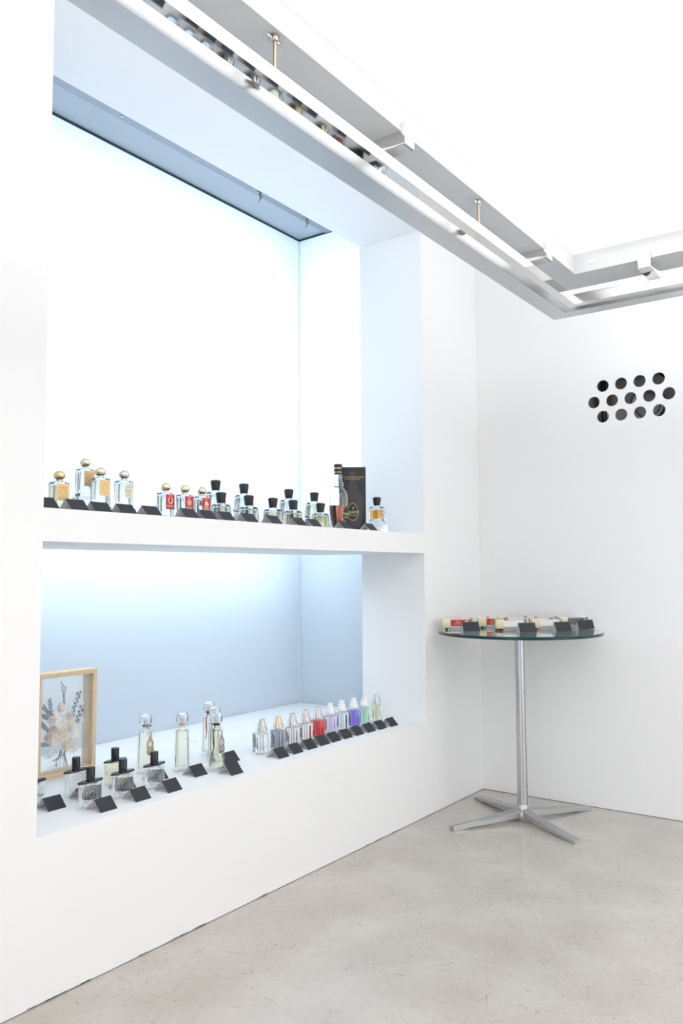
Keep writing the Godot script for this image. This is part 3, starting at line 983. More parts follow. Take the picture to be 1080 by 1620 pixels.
func build_shelf_bottles() -> void:
	var y := SHELF
	var s := Vector3(-0.10, y, 2.229)
	ball_bottle(s, "amber liquid bottle with gold ball stopper and orange label, leftmost on the shelf", "liquid_gold", "amber", "gold")
	riser(Vector3(-0.165, y, 2.10), 0.052, "clear block under the orange labelled bottle at the back left")
	ball_bottle(Vector3(-0.165, y + 0.052, 2.10), "clear bottle with orange label raised behind the amber one", "liquid_clear", "amber", "pale_gold")
	riser(Vector3(-0.10, y, 2.099), 0.022, "low clear block under the second clear bottle with orange label")
	ball_bottle(Vector3(-0.10, y + 0.022, 2.099), "clear bottle with pale gold ball and orange label, third on the shelf", "liquid_clear", "amber", "pale_gold")
	riser(Vector3(-0.10, y, 2.018), 0.022, "low clear block under the bottle with the grey label")
	ball_bottle(Vector3(-0.10, y + 0.022, 2.018), "clear bottle with silver ball and small grey ornamental label", "liquid_clear", "oval", "silver")
	ball_bottle(Vector3(-0.10, y, 1.863), "clear bottle with gold ball and red label with horseshoe", "liquid_clear", "horseshoe", "pale_gold")
	ball_bottle(Vector3(-0.10, y, 1.787), "clear bottle with gold ball and red label with round medal", "liquid_clear", "medal", "pale_gold")
	ball_bottle(Vector3(-0.10, y, 1.715), "clear bottle with gold ball and red label with flag", "liquid_clear", "flag", "pale_gold")
	var rows := [
		[-0.10, 1.630, 0.0, "liquid_pale", "pale tapered bottle with black cap, first of the front row from the left"],
		[-0.17, 1.583, 0.048, "liquid_clear", "clear tapered bottle with black cap raised behind the first front one"],
		[-0.10, 1.499, 0.0, "liquid_pale", "pale tapered bottle with black cap, second of the front row from the left"],
		[-0.17, 1.446, 0.048, "liquid_clear", "clear tapered bottle with black cap raised behind the second front one"],
		[-0.10, 1.376, 0.0, "liquid_straw", "tapered bottle with black cap standing alone in the middle of the shelf"],
		[-0.10, 1.266, 0.0, "liquid_yellow", "yellow tapered bottle with black cap behind the third last card"],
		[-0.17, 1.205, 0.048, "liquid_clear", "clear tapered bottle with black cap raised behind a yellow one"],
		[-0.10, 1.105, 0.0, "liquid_yellow", "yellow tapered bottle with black cap left of the cognac decanter"],
		[-0.17, 1.052, 0.048, "liquid_straw", "straw coloured tapered bottle raised behind the yellow one beside the decanter"]]
	for r in rows:
		if r[2] > 0:
			riser(Vector3(r[0], y, r[1]), r[2], "clear block under the " + r[4].replace("with black cap ", ""))
		flared_bottle(Vector3(r[0], y + r[2], r[1]), r[4], r[3], 0.046)
	riser(Vector3(-0.10, y, 0.724), 0.049, "large clear block under the orange bottle at the shelf's right end", 0.066)
	flared_bottle(Vector3(-0.10, y + 0.049, 0.724), "orange tapered bottle with black cap on a clear block", "liquid_orange", 0.042)
	# decanter
	var t := thing("cognac_decanter", "glass cognac decanter with black stopper and dark red brown liquor", "decanter", Vector3(-0.10, y, 0.993))
	var prof := [[0.027, 0.0], [0.0305, 0.002], [0.0345, 0.04], [0.0385, 0.085], [0.0405, 0.115], [0.0385, 0.138], [0.033, 0.153], [0.025, 0.163], [0.019, 0.168], [0.0215, 0.172], [0.0245, 0.178], [0.0215, 0.184], [0.0165, 0.188], [0.0150, 0.2], [0.0148, 0.216]]
	var b := MB.new()
	b.lathe(prof, 40, Vector3.ZERO, true, true, 0.5)
	var inner := [[0.0245, 0.0075]]
	for p in prof.slice(2, 15):
		inner.append([p[0] - 0.0035 if p[1] < 0.16 else p[0] - 0.006 if p[1] < 0.186 else 0.0105, p[1]])
	b.hollow(func(h: MB): h.lathe(inner, 40, Vector3.ZERO, true, true, 0.5))
	var g := put(t, "glass_body", b, M.clear_glass)
	b = MB.new()
	b.lathe([[0.0235, 0.008], [0.0305, 0.041], [0.0345, 0.086], [0.035, 0.0935]], 32)
	put(g, "cognac", b, M.liquid_cognac)
	b = MB.new()
	b.lathe([[0.0155, 0.214], [0.0158, 0.230], [0.0158, 0.236]], 24)
	b.lathe([[0.0158, 0.239], [0.0160, 0.251], [0.0145, 0.253]], 24)
	var st := put(t, "stopper", b, M.black_cap)
	b = MB.new()
	b.lathe([[0.0150, 0.236], [0.0150, 0.239]], 24)
	b.lathe([[0.0161, 0.221], [0.0161, 0.2225]], 24)
	put(st, "gilt_band", b, M.pale_gold)
	var drop := []
	for i in 28:
		var a := TAU * i / 28.0
		var w := 0.021 * sin(a) * (1.0 - 0.30 * (0.5 + 0.5 * cos(a)) )
		drop.append(Vector2(w * (1.0 if cos(a) < 0.75 else 0.82), 0.063 + 0.031 * cos(a)))
	put(g, "label_border", wrapped(drop, 1.0, prof, 0.0005), M.gold_print)
	put(g, "label", wrapped(drop, 0.93, prof, 0.0009), M.black_print)
	words(g, "FRAPIN", 0.0085, M.cream_print, Vector3(0.0381, 0.061, 0), FACE_X, true)
	words(g, "V.S.O.P", 0.006, M.cream_print, Vector3(0.0372, 0.048, 0), FACE_X, true)
	# gift carton
	t = thing("cognac_carton", "black cognac gift carton with gold lettering and drop shaped emblem", "carton", Vector3(-0.125, y, 0.862), atan2(-0.81, 0.587) * -1.0 * -1.0)
	t.rotation.y = -atan2(0.80, 0.60)
	b = MB.new()
	b.box(Vector3(-0.046, 0, -0.051), Vector3(0.046, 0.252, 0.051), 0.0008)
	put(t, "box", b, M.carton_black)
	b = MB.new()
	b.box(Vector3(-0.0455, 0.246, -0.0512), Vector3(0.0462, 0.2525, 0.0512))
	put(t, "lid", b, M.carton_emboss)
	var outline := []
	for sgn in [1, -1]:
		var pts := [[0.012, 0.236], [0.012, 0.185], [0.021, 0.178], [0.020, 0.170], [0.015, 0.165], [0.033, 0.148], [0.042, 0.120], [0.040, 0.085], [0.028, 0.004]]
		if sgn < 0:
			pts.reverse()
		for p in pts:
			outline.append(Vector2(p[0] * sgn, p[1]))
	b = MB.new()
	b.sheet(outline, 0.0003)
	put(t, "embossed_bottle_shape", b, M.carton_emboss, Vector3(0.0464, 0, 0))
	words(t, "Cognac Grande Champagne", 0.0052, M.gold_print, Vector3(0.0466, 0.213, 0), FACE_X, true)
	words(t, "Premier Cru du Cognac", 0.0042, M.gold_print, Vector3(0.0466, 0.205, 0), FACE_X, true)
	b = MB.new()
	var d2 := []
	var d3 := []
	for i in 32:
		var a := TAU * i / 32.0
		var w := 0.0255 * sin(a) * (1.0 - 0.34 * (0.5 + 0.5 * cos(a)))
		d2.append(Vector2(w, 0.0765 + 0.0345 * cos(a) + (0.002 if i == 0 else 0.0)))
		d3.append(Vector2(w * 0.94, 0.0765 + 0.0322 * cos(a) + (0.002 if i == 0 else 0.0)))
	b.sheet(d2, 0.0004)
	var em := put(t, "emblem_border", b, M.gold_print, Vector3(0.0468, 0, 0))
	b = MB.new()
	b.sheet(d3, 0.0004)
	put(em, "emblem", b, M.black_print, Vector3(0.0003, 0, 0))
	b = MB.new()
	b.sheet([Vector2(-0.003, 0.086), Vector2(0.001, 0.0885), Vector2(0.006, 0.098), Vector2(0.001, 0.094)], 0.0003)
	put(em, "flame_mark", b, M.cream_print, Vector3(0.0006, 0, 0))
	words(em, "FRAPIN", 0.0095, M.cream_print, Vector3(0.0005, 0.0745, 0), FACE_X, true)
	words(em, "V.S.O.P", 0.0065, M.cream_print, Vector3(0.0005, 0.0625, 0), FACE_X, true)
	# cards along the shelf edge
	var g2 := "tent cards along the shelf edge"
	for c in [[2.31, -0.045, "at the far left, cut by the wall"], [2.225, -0.040, "before the amber bottle"], [2.135, -0.060, "before the second and third orange labels"], [2.05, -0.060, "before the grey labelled bottle"],
			[1.965, -0.055, "with nothing behind it"], [1.835, -0.040, "before the horseshoe label"], [1.755, -0.045, "before the medal label"], [1.675, -0.045, "before the flag label"],
			[1.572, -0.042, "before the first black capped bottles"], [1.452, -0.042, "before the second black capped bottles"], [1.318, -0.042, "before the first yellow bottle"], [1.222, -0.05, "before the second yellow bottle"],
			[1.045, -0.042, "before the cognac decanter"], [0.875, -0.042, "between the carton and the orange bottle"]]:
		card(Vector3(c[1], SHELF, c[0]), 0.0, "dark tent card on the shelf edge " + c[2], g2)

func wrapped(outline: Array, scale: float, prof: Array, off: float) -> MB:
	# a label laid round a body of revolution, its middle towards +x
	var b := MB.new()
	var mid := Vector2(0, 0.063)
	var pts := []
	for f in [1.0, 0.66, 0.33]:
		var ring := []
		for p in outline:
			var q: Vector2 = mid + (p - mid) * scale * f
			var r := 0.03
			for i in prof.size() - 1:
				if q.y >= prof[i][1] and q.y <= prof[i + 1][1]:
					r = lerpf(prof[i][0], prof[i + 1][0], (q.y - prof[i][1]) / (prof[i + 1][1] - prof[i][1]))
			r += off
			var a: float = -q.x / r
			ring.append(Vector3(r * cos(a), q.y, r * sin(a)))
		pts.append(ring)
	b.loft(pts, false, true, 0.3)
	return b

# ---------------------------------------------------------------- lower sill
func oval_bottle(at: Vector3, label: String, liquid: String, scribble: bool, script: String) -> void:
	var t := thing("oval_bottle", label, "perfume bottle", at, 0.0, "oval bottles with black caps")
	var g := put(t, "glass_body", kept("oval_body", func(b: MB):
		b.stack(MB.ellipse(0.0115, 0.0395, 40), [[0.0, 0.93], [0.002, 1.0], [0.064, 1.0], [0.066, 0.95]])), M.thin_glass)
	put(g, "perfume", kept("oval_liquid", func(b: MB): b.stack(MB.ellipse(0.0085, 0.0362, 32), [[0.008, 1.0], [0.060, 1.0]])), M[liquid])
	for k in 3:   # oval rings moulded into the glass
		put(g, "moulded_ring", kept("oval_ring%d" % k, func(b: MB):
			var path := []
			var a := 0.024 - 0.0075 * k
			for i in 29:
				var q := Vector2(a * cos(TAU * i / 28) - 0.003, 0.036 + (0.026 - 0.008 * k) * sin(TAU * i / 28))
				path.append(Vector3(0.0115 * sqrt(maxf(0.0, 1.0 - pow(q.x / 0.0395, 2))) + 0.0002, q.y, -q.x))
			b.tube(path, 0.0009, 6)), M.clear_glass)
	if script:
		words(g, script, 0.0075, M.black_print, Vector3(0.0113, 0.031, -0.004), FACE_X, true, "lettering", true)
	elif scribble:
		put(g, "handwriting", kept("oval_script", func(b: MB):
			var path := []
			for i in 37:
				var f := i / 36.0
				path.append(Vector3(0.0118 * sqrt(1.0 - pow((0.024 - 0.030 * f) / 0.0395, 2)), 0.033 + 0.0022 * sin(f * 34.0) * (1.6 if i < 6 else 0.8), 0.004 - 0.024 * f + 0.0012 * cos(f * 34.0)))
			b.tube(path, 0.00028, 4)), M.black_print)
	put(t, "shoulder_plate", kept("oval_plate", func(b: MB): b.stack(MB.ellipse(0.0122, 0.0405, 40), [[0.0655, 0.97], [0.0665, 1.0], [0.0695, 1.0], [0.0705, 0.96]])), M.gloss_black)
	put(t, "cap", kept("oval_cap", func(b: MB): b.lathe([[0.0115, 0.070], [0.0115, 0.103], [0.0108, 0.1045]], 28)), M.gloss_black)

func tall_bottle(at: Vector3, label: String, liquid: String, ribbon: String, plaque: String) -> void:
	var t := thing("tall_faceted_bottle", label, "perfume bottle", at, 0.0, "tall bottles with clear faceted caps")
	var g := put(t, "glass_body", kept("tall_body", func(b: MB):
		b.stack(MB.rr(0.051, 0.051, 0.013, 1), [[0.0, 0.93], [0.003, 1.0], [0.131, 0.86], [0.135, 0.78], [0.138, 0.36], [0.141, 0.30]])), M.thin_glass)
	put(g, "perfume", kept("tall_liquid", func(b: MB): b.stack(MB.rr(0.041, 0.041, 0.010, 1), [[0.014, 1.0], [0.124, 0.86]])), M[liquid])
	put(t, "collar", kept("tall_collar", func(b: MB): b.lathe([[0.0085, 0.140], [0.0085, 0.148], [0.0045, 0.149], [0.0045, 0.164]], 14)), M.card_lining)
	put(t, "faceted_cap", kept("tall_cap", func(b: MB): b.stack(MB.circle(0.0185, 8), [[0.149, 0.86], [0.152, 1.0], [0.174, 1.0], [0.1785, 0.72], [0.1795, 0.3]])), M.pane_acrylic)
	if ribbon:
		var rb := put(t, "ribbon", kept("tall_ribbon", func(b: MB):
			b.lathe([[0.0100, 0.1405], [0.0108, 0.142], [0.0108, 0.146], [0.0100, 0.1475]], 16)
			b.tube([Vector3(0.009, 0.144, 0), Vector3(0.014, 0.147, 0.004), Vector3(0.013, 0.143, 0.008)], 0.0022, 5)), M[ribbon])
		if ribbon == "grey_ribbon":
			put(rb, "bow", kept("tall_bow", func(b: MB):
				for q in [1, -1]:
					b.tube([Vector3(0.010, 0.143, 0.0), Vector3(0.014, 0.146, 0.007 * q), Vector3(0.013, 0.143, 0.014 * q), Vector3(0.014, 0.1405, 0.006 * q)], [0.0016, 0.0028, 0.0022, 0.001], 5)
					b.tube([Vector3(0.011, 0.143, 0.0), Vector3(0.016, 0.135, 0.003 * q)], 0.0012, 5)), M[ribbon])
		elif ribbon == "gold_cord":
			put(rb, "cord", kept("tall_cord", func(b: MB):
				b.tube([Vector3(0.010, 0.143, 0.004), Vector3(0.023, 0.130, 0.003), Vector3(0.025, 0.105, -0.002), Vector3(0.027, 0.092, -0.012), Vector3(0.030, 0.088, -0.032), Vector3(0.030, 0.075, -0.028)], 0.0007, 5)
				b.tube([Vector3(0.004, 0.142, 0.009), Vector3(0.008, 0.127, 0.024), Vector3(0.020, 0.108, 0.025), Vector3(0.027, 0.092, -0.008)], 0.0006, 5)), M[ribbon])
		else:
			put(rb, "ribbon_tail", kept("tall_tail" + ribbon, func(b: MB):
				b.tube([Vector3(0.006, 0.143, 0.010), Vector3(0.012, 0.130, 0.024), Vector3(0.016, 0.105, 0.027), Vector3(0.019, 0.080, 0.030), Vector3(0.021, 0.062, 0.037)], [0.0016, 0.0014, 0.0015, 0.0013, 0.0011], 5)
				b.tube([Vector3(0.006, 0.143, 0.010), Vector3(0.010, 0.122, 0.026), Vector3(0.018, 0.082, 0.031)], 0.0009, 5)), M[ribbon])
	if plaque:
		var outline := [Vector2(0, 0.113), Vector2(0.0035, 0.107), Vector2(0.0075, 0.103), Vector2(0.0085, 0.097), Vector2(0.013, 0.092), Vector2(0.0145, 0.084), Vector2(0.0125, 0.077), Vector2(0.0150, 0.068), Vector2(0.0150, 0.059), Vector2(0.009, 0.053), Vector2(0, 0.050)]
		for i in range(9, 0, -1):
			outline.append(Vector2(-outline[i].x, outline[i].y))
		var l := put(t, "plaque", kept("tall_plaque", func(b: MB): b.sheet(outline, 0.0008)), M.plaque_brown if plaque == "gold" else M.plaque_dark, Vector3(0.0243, 0.004, 0), Basis(Vector3.BACK, deg_to_rad(1.6)))
		put(l, "plaque_border", kept("tall_border", func(b: MB):
			var path := []
			for p in outline:
				path.append(Vector3(0.0004, p.y, -p.x))
			path.append(path[0])
			b.tube(path, 0.0010, 4, 0.0)
			var ring := []
			for i in 13:
				ring.append(Vector3(0.0005, 0.085 + 0.0085 * sin(TAU * i / 12), 0.0085 * cos(TAU * i / 12)))
			b.tube(ring, 0.0011, 4)), M.cream_print if plaque == "gold" else M.white_print)
		put(l, "medallion", kept("tall_medallion", func(b: MB): b.sheet(MB.circle(0.0060, 12).map(func(p): return Vector2(p.x, p.y + 0.085)), 0.0003)), M.white_print if plaque == "gold" else M.grey_print, Vector3(0.0006, 0, 0))
		put(l, "filigree", kept("tall_filigree", func(b: MB):
			for i in 3:
				var y0 := 0.060 + 0.0045 * i
				b.tube([Vector3(0.0004, y0, -0.0125), Vector3(0.0004, y0 + 0.0045, -0.006), Vector3(0.0004, y0, 0.0), Vector3(0.0004, y0 + 0.0045, 0.006), Vector3(0.0004, y0, 0.0125)], 0.0007, 4)
			for q in [-1, 1]:
				b.tube([Vector3(0.0004, 0.094, 0.0), Vector3(0.0004, 0.0985, 0.005 * q), Vector3(0.0004, 0.104, 0.0015 * q)], 0.0008, 4)
			b.tube([Vector3(0.0004, 0.083, -0.003), Vector3(0.0011, 0.088, 0.0), Vector3(0.0004, 0.083, 0.003)], 0.0006, 4)), M.cream_print if plaque == "gold" else M.white_print)
		if plaque == "gold":
			put(l, "plaque_foot", kept("tall_foot", func(b: MB): b.sheet([Vector2(-0.0135, 0.0585), Vector2(-0.009, 0.0545), Vector2(0, 0.0515), Vector2(0.009, 0.0545), Vector2(0.0135, 0.0585)], 0.0004)), M.rust_label, Vector3(0.0006, 0, 0))

func tiered_bottle(at: Vector3, label: String, liquid: String, cap: String, wide := 1.0, stripe := "") -> void:
	var t := thing("tiered_cap_bottle", label, "perfume bottle", at, 0.0, "square bottles with stepped caps")
	var w := 0.0440 * wide
	var g := put(t, "glass_body", kept("tier_body%f" % wide, func(b: MB):
		b.stack(MB.rr(w, w, 0.003, 2), [[0.0, 0.95], [0.0015, 1.0], [0.0735, 1.0], [0.075, 0.94], [0.0755, 0.4], [0.078, 0.38]])), M.thin_glass)
	put(g, "perfume", kept("tier_liquid%f" % wide, func(b: MB): b.stack(MB.rr(w - 0.005, w - 0.005, 0.002, 2), [[0.007, 1.0], [0.068, 1.0]])), M[liquid])
	put(g, "dip_tube", kept("tier_dip", func(b: MB): b.lathe([[0.0014, 0.011], [0.0014, 0.066]], 6)), M.grey_print)
	if stripe:
		put(g, "label_stripe", kept("tier_stripe", func(b: MB): b.box(Vector3(w / 2, 0.012, -0.004), Vector3(w / 2 + 0.0004, 0.062, 0.004))), M[stripe])
	var c := put(t, "stepped_cap", kept("tier_cap", func(b: MB):
		b.lathe([[0.0175, 0.0765], [0.0185, 0.0775], [0.0185, 0.0885], [0.0175, 0.0895], [0.0145, 0.0900], [0.0145, 0.1015], [0.0138, 0.1025], [0.0105, 0.1030], [0.0105, 0.1150], [0.0095, 0.1160]], 24, Vector3.ZERO, true, true, 0.92)), M[cap])

func build_sill_bottles() -> void:
	var y := SILL
	oval_bottle(Vector3(-0.235, y, 2.195), "oval bottle with black cap, leftmost on the sill, cut off by the wall edge", "liquid_clear", false, "Tam Dao")
	oval_bottle(Vector3(-0.244, y, 2.053), "clear oval bottle with black cap in front of the flower frame", "liquid_clear", true, "")
	oval_bottle(Vector3(-0.112, y, 2.105), "clear oval bottle with black cap, nearest the sill edge on the left", "liquid_clear", true, "")
	oval_bottle(Vector3(-0.254, y, 1.909), "pale yellow oval bottle with black cap in the rear row", "liquid_straw", true, "")
	oval_bottle(Vector3(-0.12, y, 1.991), "clear oval bottle with black cap in the middle of the front row", "liquid_clear", false, "")
	oval_bottle(Vector3(-0.12, y, 1.877), "clear oval bottle with black cap, rightmost of the oval ones", "liquid_clear", false, "")
	tall_bottle(Vector3(-0.288, y, 1.765), "tall bottle with grey bow and ornate gold plaque", "liquid_pale", "grey_ribbon", "gold")
	tall_bottle(Vector3(-0.212, y, 1.682), "tall pale yellow green bottle with gold cord round its neck", "liquid_green_tint", "gold_cord", "")
	tall_bottle(Vector3(-0.303, y, 1.472), "tall clear bottle with red ribbon at the back", "liquid_pale", "red_ribbon", "")
	tall_bottle(Vector3(-0.215, y, 1.535), "tall clear bottle half hidden behind the navy ribboned one", "liquid_pale", "red_ribbon", "")
	tall_bottle(Vector3(-0.123, y, 1.621), "tall bottle with navy ribbon and dark silver plaque", "liquid_green_tint", "navy_ribbon", "silver")
	var row := [
		[-0.166, 1.355, "clear wide square bottle with silver stepped cap, first of the row", "liquid_clear", "silver", 1.14, ""],
		[-0.159, 1.277, "slate blue square bottle with gold stepped cap", "liquid_slate", "pale_gold", 1.0, ""],
		[-0.153, 1.205, "clear pinkish square bottle with silver stepped cap", "liquid_pink", "silver", 1.0, ""],
		[-0.159, 1.121, "clear square bottle with red label stripe left of the red one", "liquid_pale", "silver", 1.0, "red_label"],
		[-0.164, 1.041, "bright red square bottle with silver stepped cap", "liquid_red", "silver", 1.0, ""],
		[-0.178, 0.945, "lilac square bottle with white stepped cap", "liquid_lilac", "white_plastic", 1.0, ""],
		[-0.180, 0.865, "clear square bottle with white stepped cap between lilac and violet ones", "liquid_clear", "white_plastic", 1.0, "black_print"],
		[-0.178, 0.785, "blue violet square bottle with white stepped cap", "liquid_violet", "white_plastic", 1.0, ""],
		[-0.176, 0.712, "mint green square bottle with white stepped cap", "liquid_mint", "white_plastic", 1.0, ""],
		[-0.168, 0.634, "pale cream square bottle with silver stepped cap at the right end", "liquid_cream", "silver", 1.0, ""]]
	for r in row:
		tiered_bottle(Vector3(r[0], y, r[1]), r[2], r[3], r[4], r[5], r[6])
	var g := "tent cards on the sill"
	for c in [[-0.193, 2.167, "at the far left, cut off by the wall edge"], [-0.205, 2.055, "half hidden behind the front oval bottle"], [-0.072, 2.097, "before the nearest oval bottle"], [-0.20, 1.925, "behind the middle oval bottle"],
			[-0.075, 1.978, "before the middle oval bottle"], [-0.20, 1.80, "behind the rightmost oval bottle"], [-0.072, 1.865, "before the rightmost oval bottle"], [-0.14, 1.695, "before the yellow green tall bottle"],
			[-0.062, 1.618, "before the navy ribboned bottle"], [-0.125, 1.565, "second of the three behind the navy ribboned bottle"], [-0.185, 1.50, "farthest of the three behind the navy ribboned bottle"]]:
		card(Vector3(c[0], y, c[1]), 0.0, "dark tent card on the sill " + c[2], g)
	var names := ["clear wide", "slate blue", "pinkish", "red striped", "bright red", "lilac", "second clear", "violet", "mint", "cream"]
	var spots := [[-0.0885, 1.361], [-0.0915, 1.28], [-0.095, 1.196], [-0.098, 1.118], [-0.099, 1.047], [-0.098, 0.972], [-0.097, 0.898], [-0.094, 0.822], [-0.090, 0.748], [-0.086, 0.669]]
	for i in 10:
		card(Vector3(spots[i][0], y, spots[i][1]), 0.0, "dark tent card in the sill row, before the %s bottle" % names[i], g)

# ---------------------------------------------------------------- framed flowers
func build_frame() -> void:
	var c := Vector3(-0.4865, SILL, 1.925)
	var t := thing("wooden_box_frame", "pale wooden standing box frame with two glass panes on the sill", "picture frame", c)
	var hw := 0.107
	var d := 0.0265
	var h := 0.315
	var e := 0.0145
	var b := MB.new()
	b.box(Vector3(-d, 0, -hw), Vector3(d, e, hw), 0.0008)
	put(t, "bottom_rail", b, M.pale_wood)
	b = MB.new()
	b.box(Vector3(-d, h - e, -hw), Vector3(d, h, hw), 0.0008)
	put(t, "top_rail", b, M.pale_wood)
	for s in [-1, 1]:
		b = MB.new()
		b.box(Vector3(-d, e, (hw - e) * s if s > 0 else -hw), Vector3(d, h - e, hw if s > 0 else -(hw - e)), 0.0008)
		put(t, "side_stile", b, M.pale_wood)
	for x in [-0.014, 0.016]:
		b = MB.new()
		b.box(Vector3(x - 0.001, e, -(hw - e)), Vector3(x + 0.001, h - e, hw - e))
		put(t, "glass_pane", b, M.picture_glass)
	words(t, "Clic", 0.017, M.etched, Vector3(0.0172, 0.026, 0.045), FACE_X, true)
	# the pressed bouquet between the panes; local (along, height) as seen from the room
	var k := thing("dried_bouquet", "dried cream roses and blue grey eucalyptus held in the wooden frame", "bouquet", c + Vector3(0.001, 0, 0))
	var rng := RandomNumberGenerator.new()
	rng.seed = 11
	var P := func(px: float, py: float, depth := 0.0) -> Vector3:
		# picture measures inside the frame to its own metres: along (right is -z) and height
		return Vector3(depth, py, -px)
	for r in [[0.010, 0.122, 0.027, "petal_cream"], [-0.013, 0.086, 0.023, "petal_cream"], [-0.028, 0.140, 0.021, "petal_cream"], [0.052, 0.118, 0.017, "petal_mauve"], [0.040, 0.168, 0.017, "petal_blush"], [-0.022, 0.172, 0.016, "petal_blush"], [0.036, 0.142, 0.016, "petal_mauve"]]:
		put(k, "rose", rose(r[2], rng), M[r[3]], P.call(-r[0], r[1], 0.003), Basis.from_scale(Vector3(0.45, 1, 1)))
	b = MB.new()
	b.lathe([[0.004, -0.014], [0.010, -0.008], [0.012, 0.0], [0.009, 0.010], [0.003, 0.017]], 10)
	put(k, "tulip_bud", b, M.petal_blush, P.call(-0.007, 0.203))
	for r in [[0.012, 0.168, 0.026], [-0.002, 0.150, 0.022], [-0.037, 0.108, 0.022], [-0.034, 0.086, 0.018], [0.035, 0.098, 0.014]]:
		put(k, "hydrangea_cluster", florets(r[2], rng), M.petal_white, P.call(-r[0], r[1], -0.002), Basis.from_scale(Vector3(0.5, 1, 1)))
	for r in [[0.045, 0.070], [-0.040, 0.070]]:
		b = MB.new()
		for i in 7:
			var a := TAU * i / 7.0
			var tip := Vector3(rng.randf_range(-0.003, 0.004), sin(a) * 0.017, cos(a) * 0.017)
			b.tube([Vector3.ZERO, tip * 0.5, tip], [0.001, 0.0035, 0.0006], 5)
		put(k, "star_flower", b, M.petal_white, P.call(-r[0], r[1]))
	var sprigs := [[Vector3(0, 0.15, 0.02), Vector3(0, 0.215, 0.070), 20], [Vector3(0, 0.14, 0.03), Vector3(0, 0.235, 0.050), 18], [Vector3(0, 0.12, 0.03), Vector3(0, 0.165, 0.078), 16], [Vector3(0, 0.17, 0.04), Vector3(0, 0.19, 0.078), 12], [Vector3(0, 0.1, 0.03), Vector3(0, 0.10, 0.076), 12],
		[Vector3(0, 0.15, -0.025), Vector3(0, 0.248, -0.062), 12], [Vector3(0, 0.14, -0.04), Vector3(0, 0.205, -0.076), 8]]
	for s in sprigs.size():
		b = MB.new()
		var a: Vector3 = sprigs[s][0]
		var z: Vector3 = sprigs[s][1]
		b.tube([a, z], 0.0006, 4)
		var n: int = sprigs[s][2]
		for i in n:
			var p := a.lerp(z, 0.15 + 0.85 * i / n)
			var side := (z - a).normalized().cross(Vector3.RIGHT) * (1 if i % 2 else -1)
			var r := rng.randf_range(0.004, 0.0058) * (1.25 if s > 4 else 1.0)
			var dir := (side + (z - a).normalized() * 0.7 + Vector3(rng.randf_range(-0.5, 0.5), 0, 0)).normalized()
			b.join(leaf(r), Transform3D(Basis(dir.cross(Vector3.RIGHT).normalized(), dir, dir.cross(Vector3.RIGHT).cross(dir).normalized()).orthonormalized(), p + dir * r))
		put(k, "eucalyptus_sprig", b, M.eucalyptus)
	for s in [[0.005, 0.285, 0.012], [-0.008, 0.268, 0.002]]:
		b = MB.new()
		var a := Vector3(-0.003, 0.18, s[2] * -1.0)
		var z := Vector3(-0.003, s[1], s[0])
		b.tube([a, z], 0.0005, 4)
		for i in 34:
			var p := a.lerp(z, 0.3 + 0.7 * i / 34.0)
			b.join(leaf(0.0022), Transform3D(Basis.from_euler(Vector3(rng.randf() * TAU, rng.randf() * TAU, 0)), p + Vector3(0, 0, rng.randf_range(-0.004, 0.004))))
		put(k, "heather_sprig", b, M.heather)
	b = MB.new()
	for i in 4:
		b.tube([P.call(0.034, 0.125), P.call(0.045 + 0.004 * i, 0.150 + 0.002 * i), P.call(0.060 + 0.004 * i, 0.148 + 0.004 * i)], 0.0009, 4)
	put(k, "red_twig", b, M.stem_red)
	put(k, "hydrangea_cluster", florets(0.009, rng), M.petal_white, P.call(0.068, 0.155))
	b = MB.new()
	for i in 13:
		var x := rng.randf_range(-0.026, 0.022)
		var low := rng.randf_range(0.0152, 0.03) if i < 9 else 0.045
		b.tube([P.call(0.002 + x * 0.15, 0.085, 0.0), P.call(x * 0.4, 0.06, rng.randf_range(-0.003, 0.006)), P.call(x * (1.0 if i < 9 else -2.0), low, rng.randf_range(-0.004, 0.008))], 0.0009, 5)
	put(k, "stem_bundle", b, M.stem)

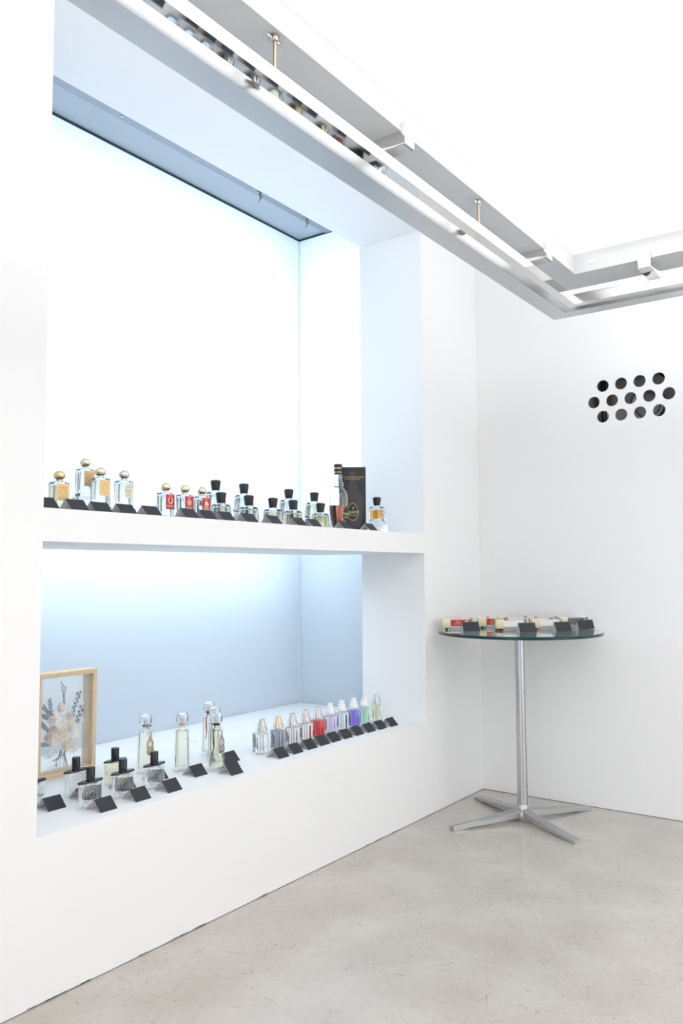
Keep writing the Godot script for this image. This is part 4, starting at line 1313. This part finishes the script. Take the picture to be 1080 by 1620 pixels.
func leaf(r: float) -> MB:
	var b := MB.new()
	b.stack(MB.ellipse(r, r * 0.8, 8), [[-0.0002, 0.8], [0.0, 1.0], [0.0003, 0.8]])
	var o := MB.new()
	o.join(b, Transform3D(Basis(Vector3.RIGHT, PI / 2), Vector3.ZERO))
	return o

func rose(r: float, rng: RandomNumberGenerator) -> MB:
	# cupped petals in whorls round a bud, opening towards +x
	var b := MB.new()
	for w in 4:
		var n := 3 + w
		var open := 0.25 + 0.22 * w
		var rad := r * (0.28 + 0.24 * w)
		for i in n:
			var a := TAU * (i + 0.4 * w) / n + rng.randf_range(-0.15, 0.15)
			var rings := []
			for u in 5:
				var f := u / 4.0
				var ring := []
				var reach := rad * sin(f * PI * 0.5) * (0.75 + 0.25 * open)
				var out := r * 0.62 * (1.0 - open * 0.75) * f * 1.3 - r * 0.25 * open
				var half := rad * 0.95 * sin(PI * (0.18 + 0.62 * f))
				for v in 5:
					var g := (v - 2) / 2.0
					var aa := a + g * half / maxf(rad, 0.001)
					ring.append(Vector3(out - 0.12 * r * g * g, sin(aa) * reach, cos(aa) * reach))
				for v in range(4, -1, -1):
					ring.append(ring[v] - Vector3(0.0006, 0, 0))
				rings.append(ring)
			b.loft(rings, true, true, 0.4)
	b.lathe([[0.001, -r * 0.1], [r * 0.3, 0], [r * 0.2, r * 0.1], [0.0, r * 0.12]], 8)
	return b

func florets(r: float, rng: RandomNumberGenerator) -> MB:
	var b := MB.new()
	for i in 44:
		var y := rng.randf_range(-1, 1)
		var a := rng.randf() * TAU
		var p := Vector3(absf(sin(a)) * sqrt(1 - y * y) * 0.5, y, cos(a) * sqrt(1 - y * y)) * r
		var turn := Basis.from_euler(Vector3(rng.randf_range(-0.6, 0.6), rng.randf_range(-0.6, 0.6), rng.randf() * TAU)) * Basis(Vector3.UP, PI / 2)
		for q in 4:
			var c := Basis(Vector3.BACK, TAU * q / 4.0)
			b.join(leaf(r * 0.17), Transform3D(turn * c, p + turn * c * Vector3(0, r * 0.17, 0)))
	return b
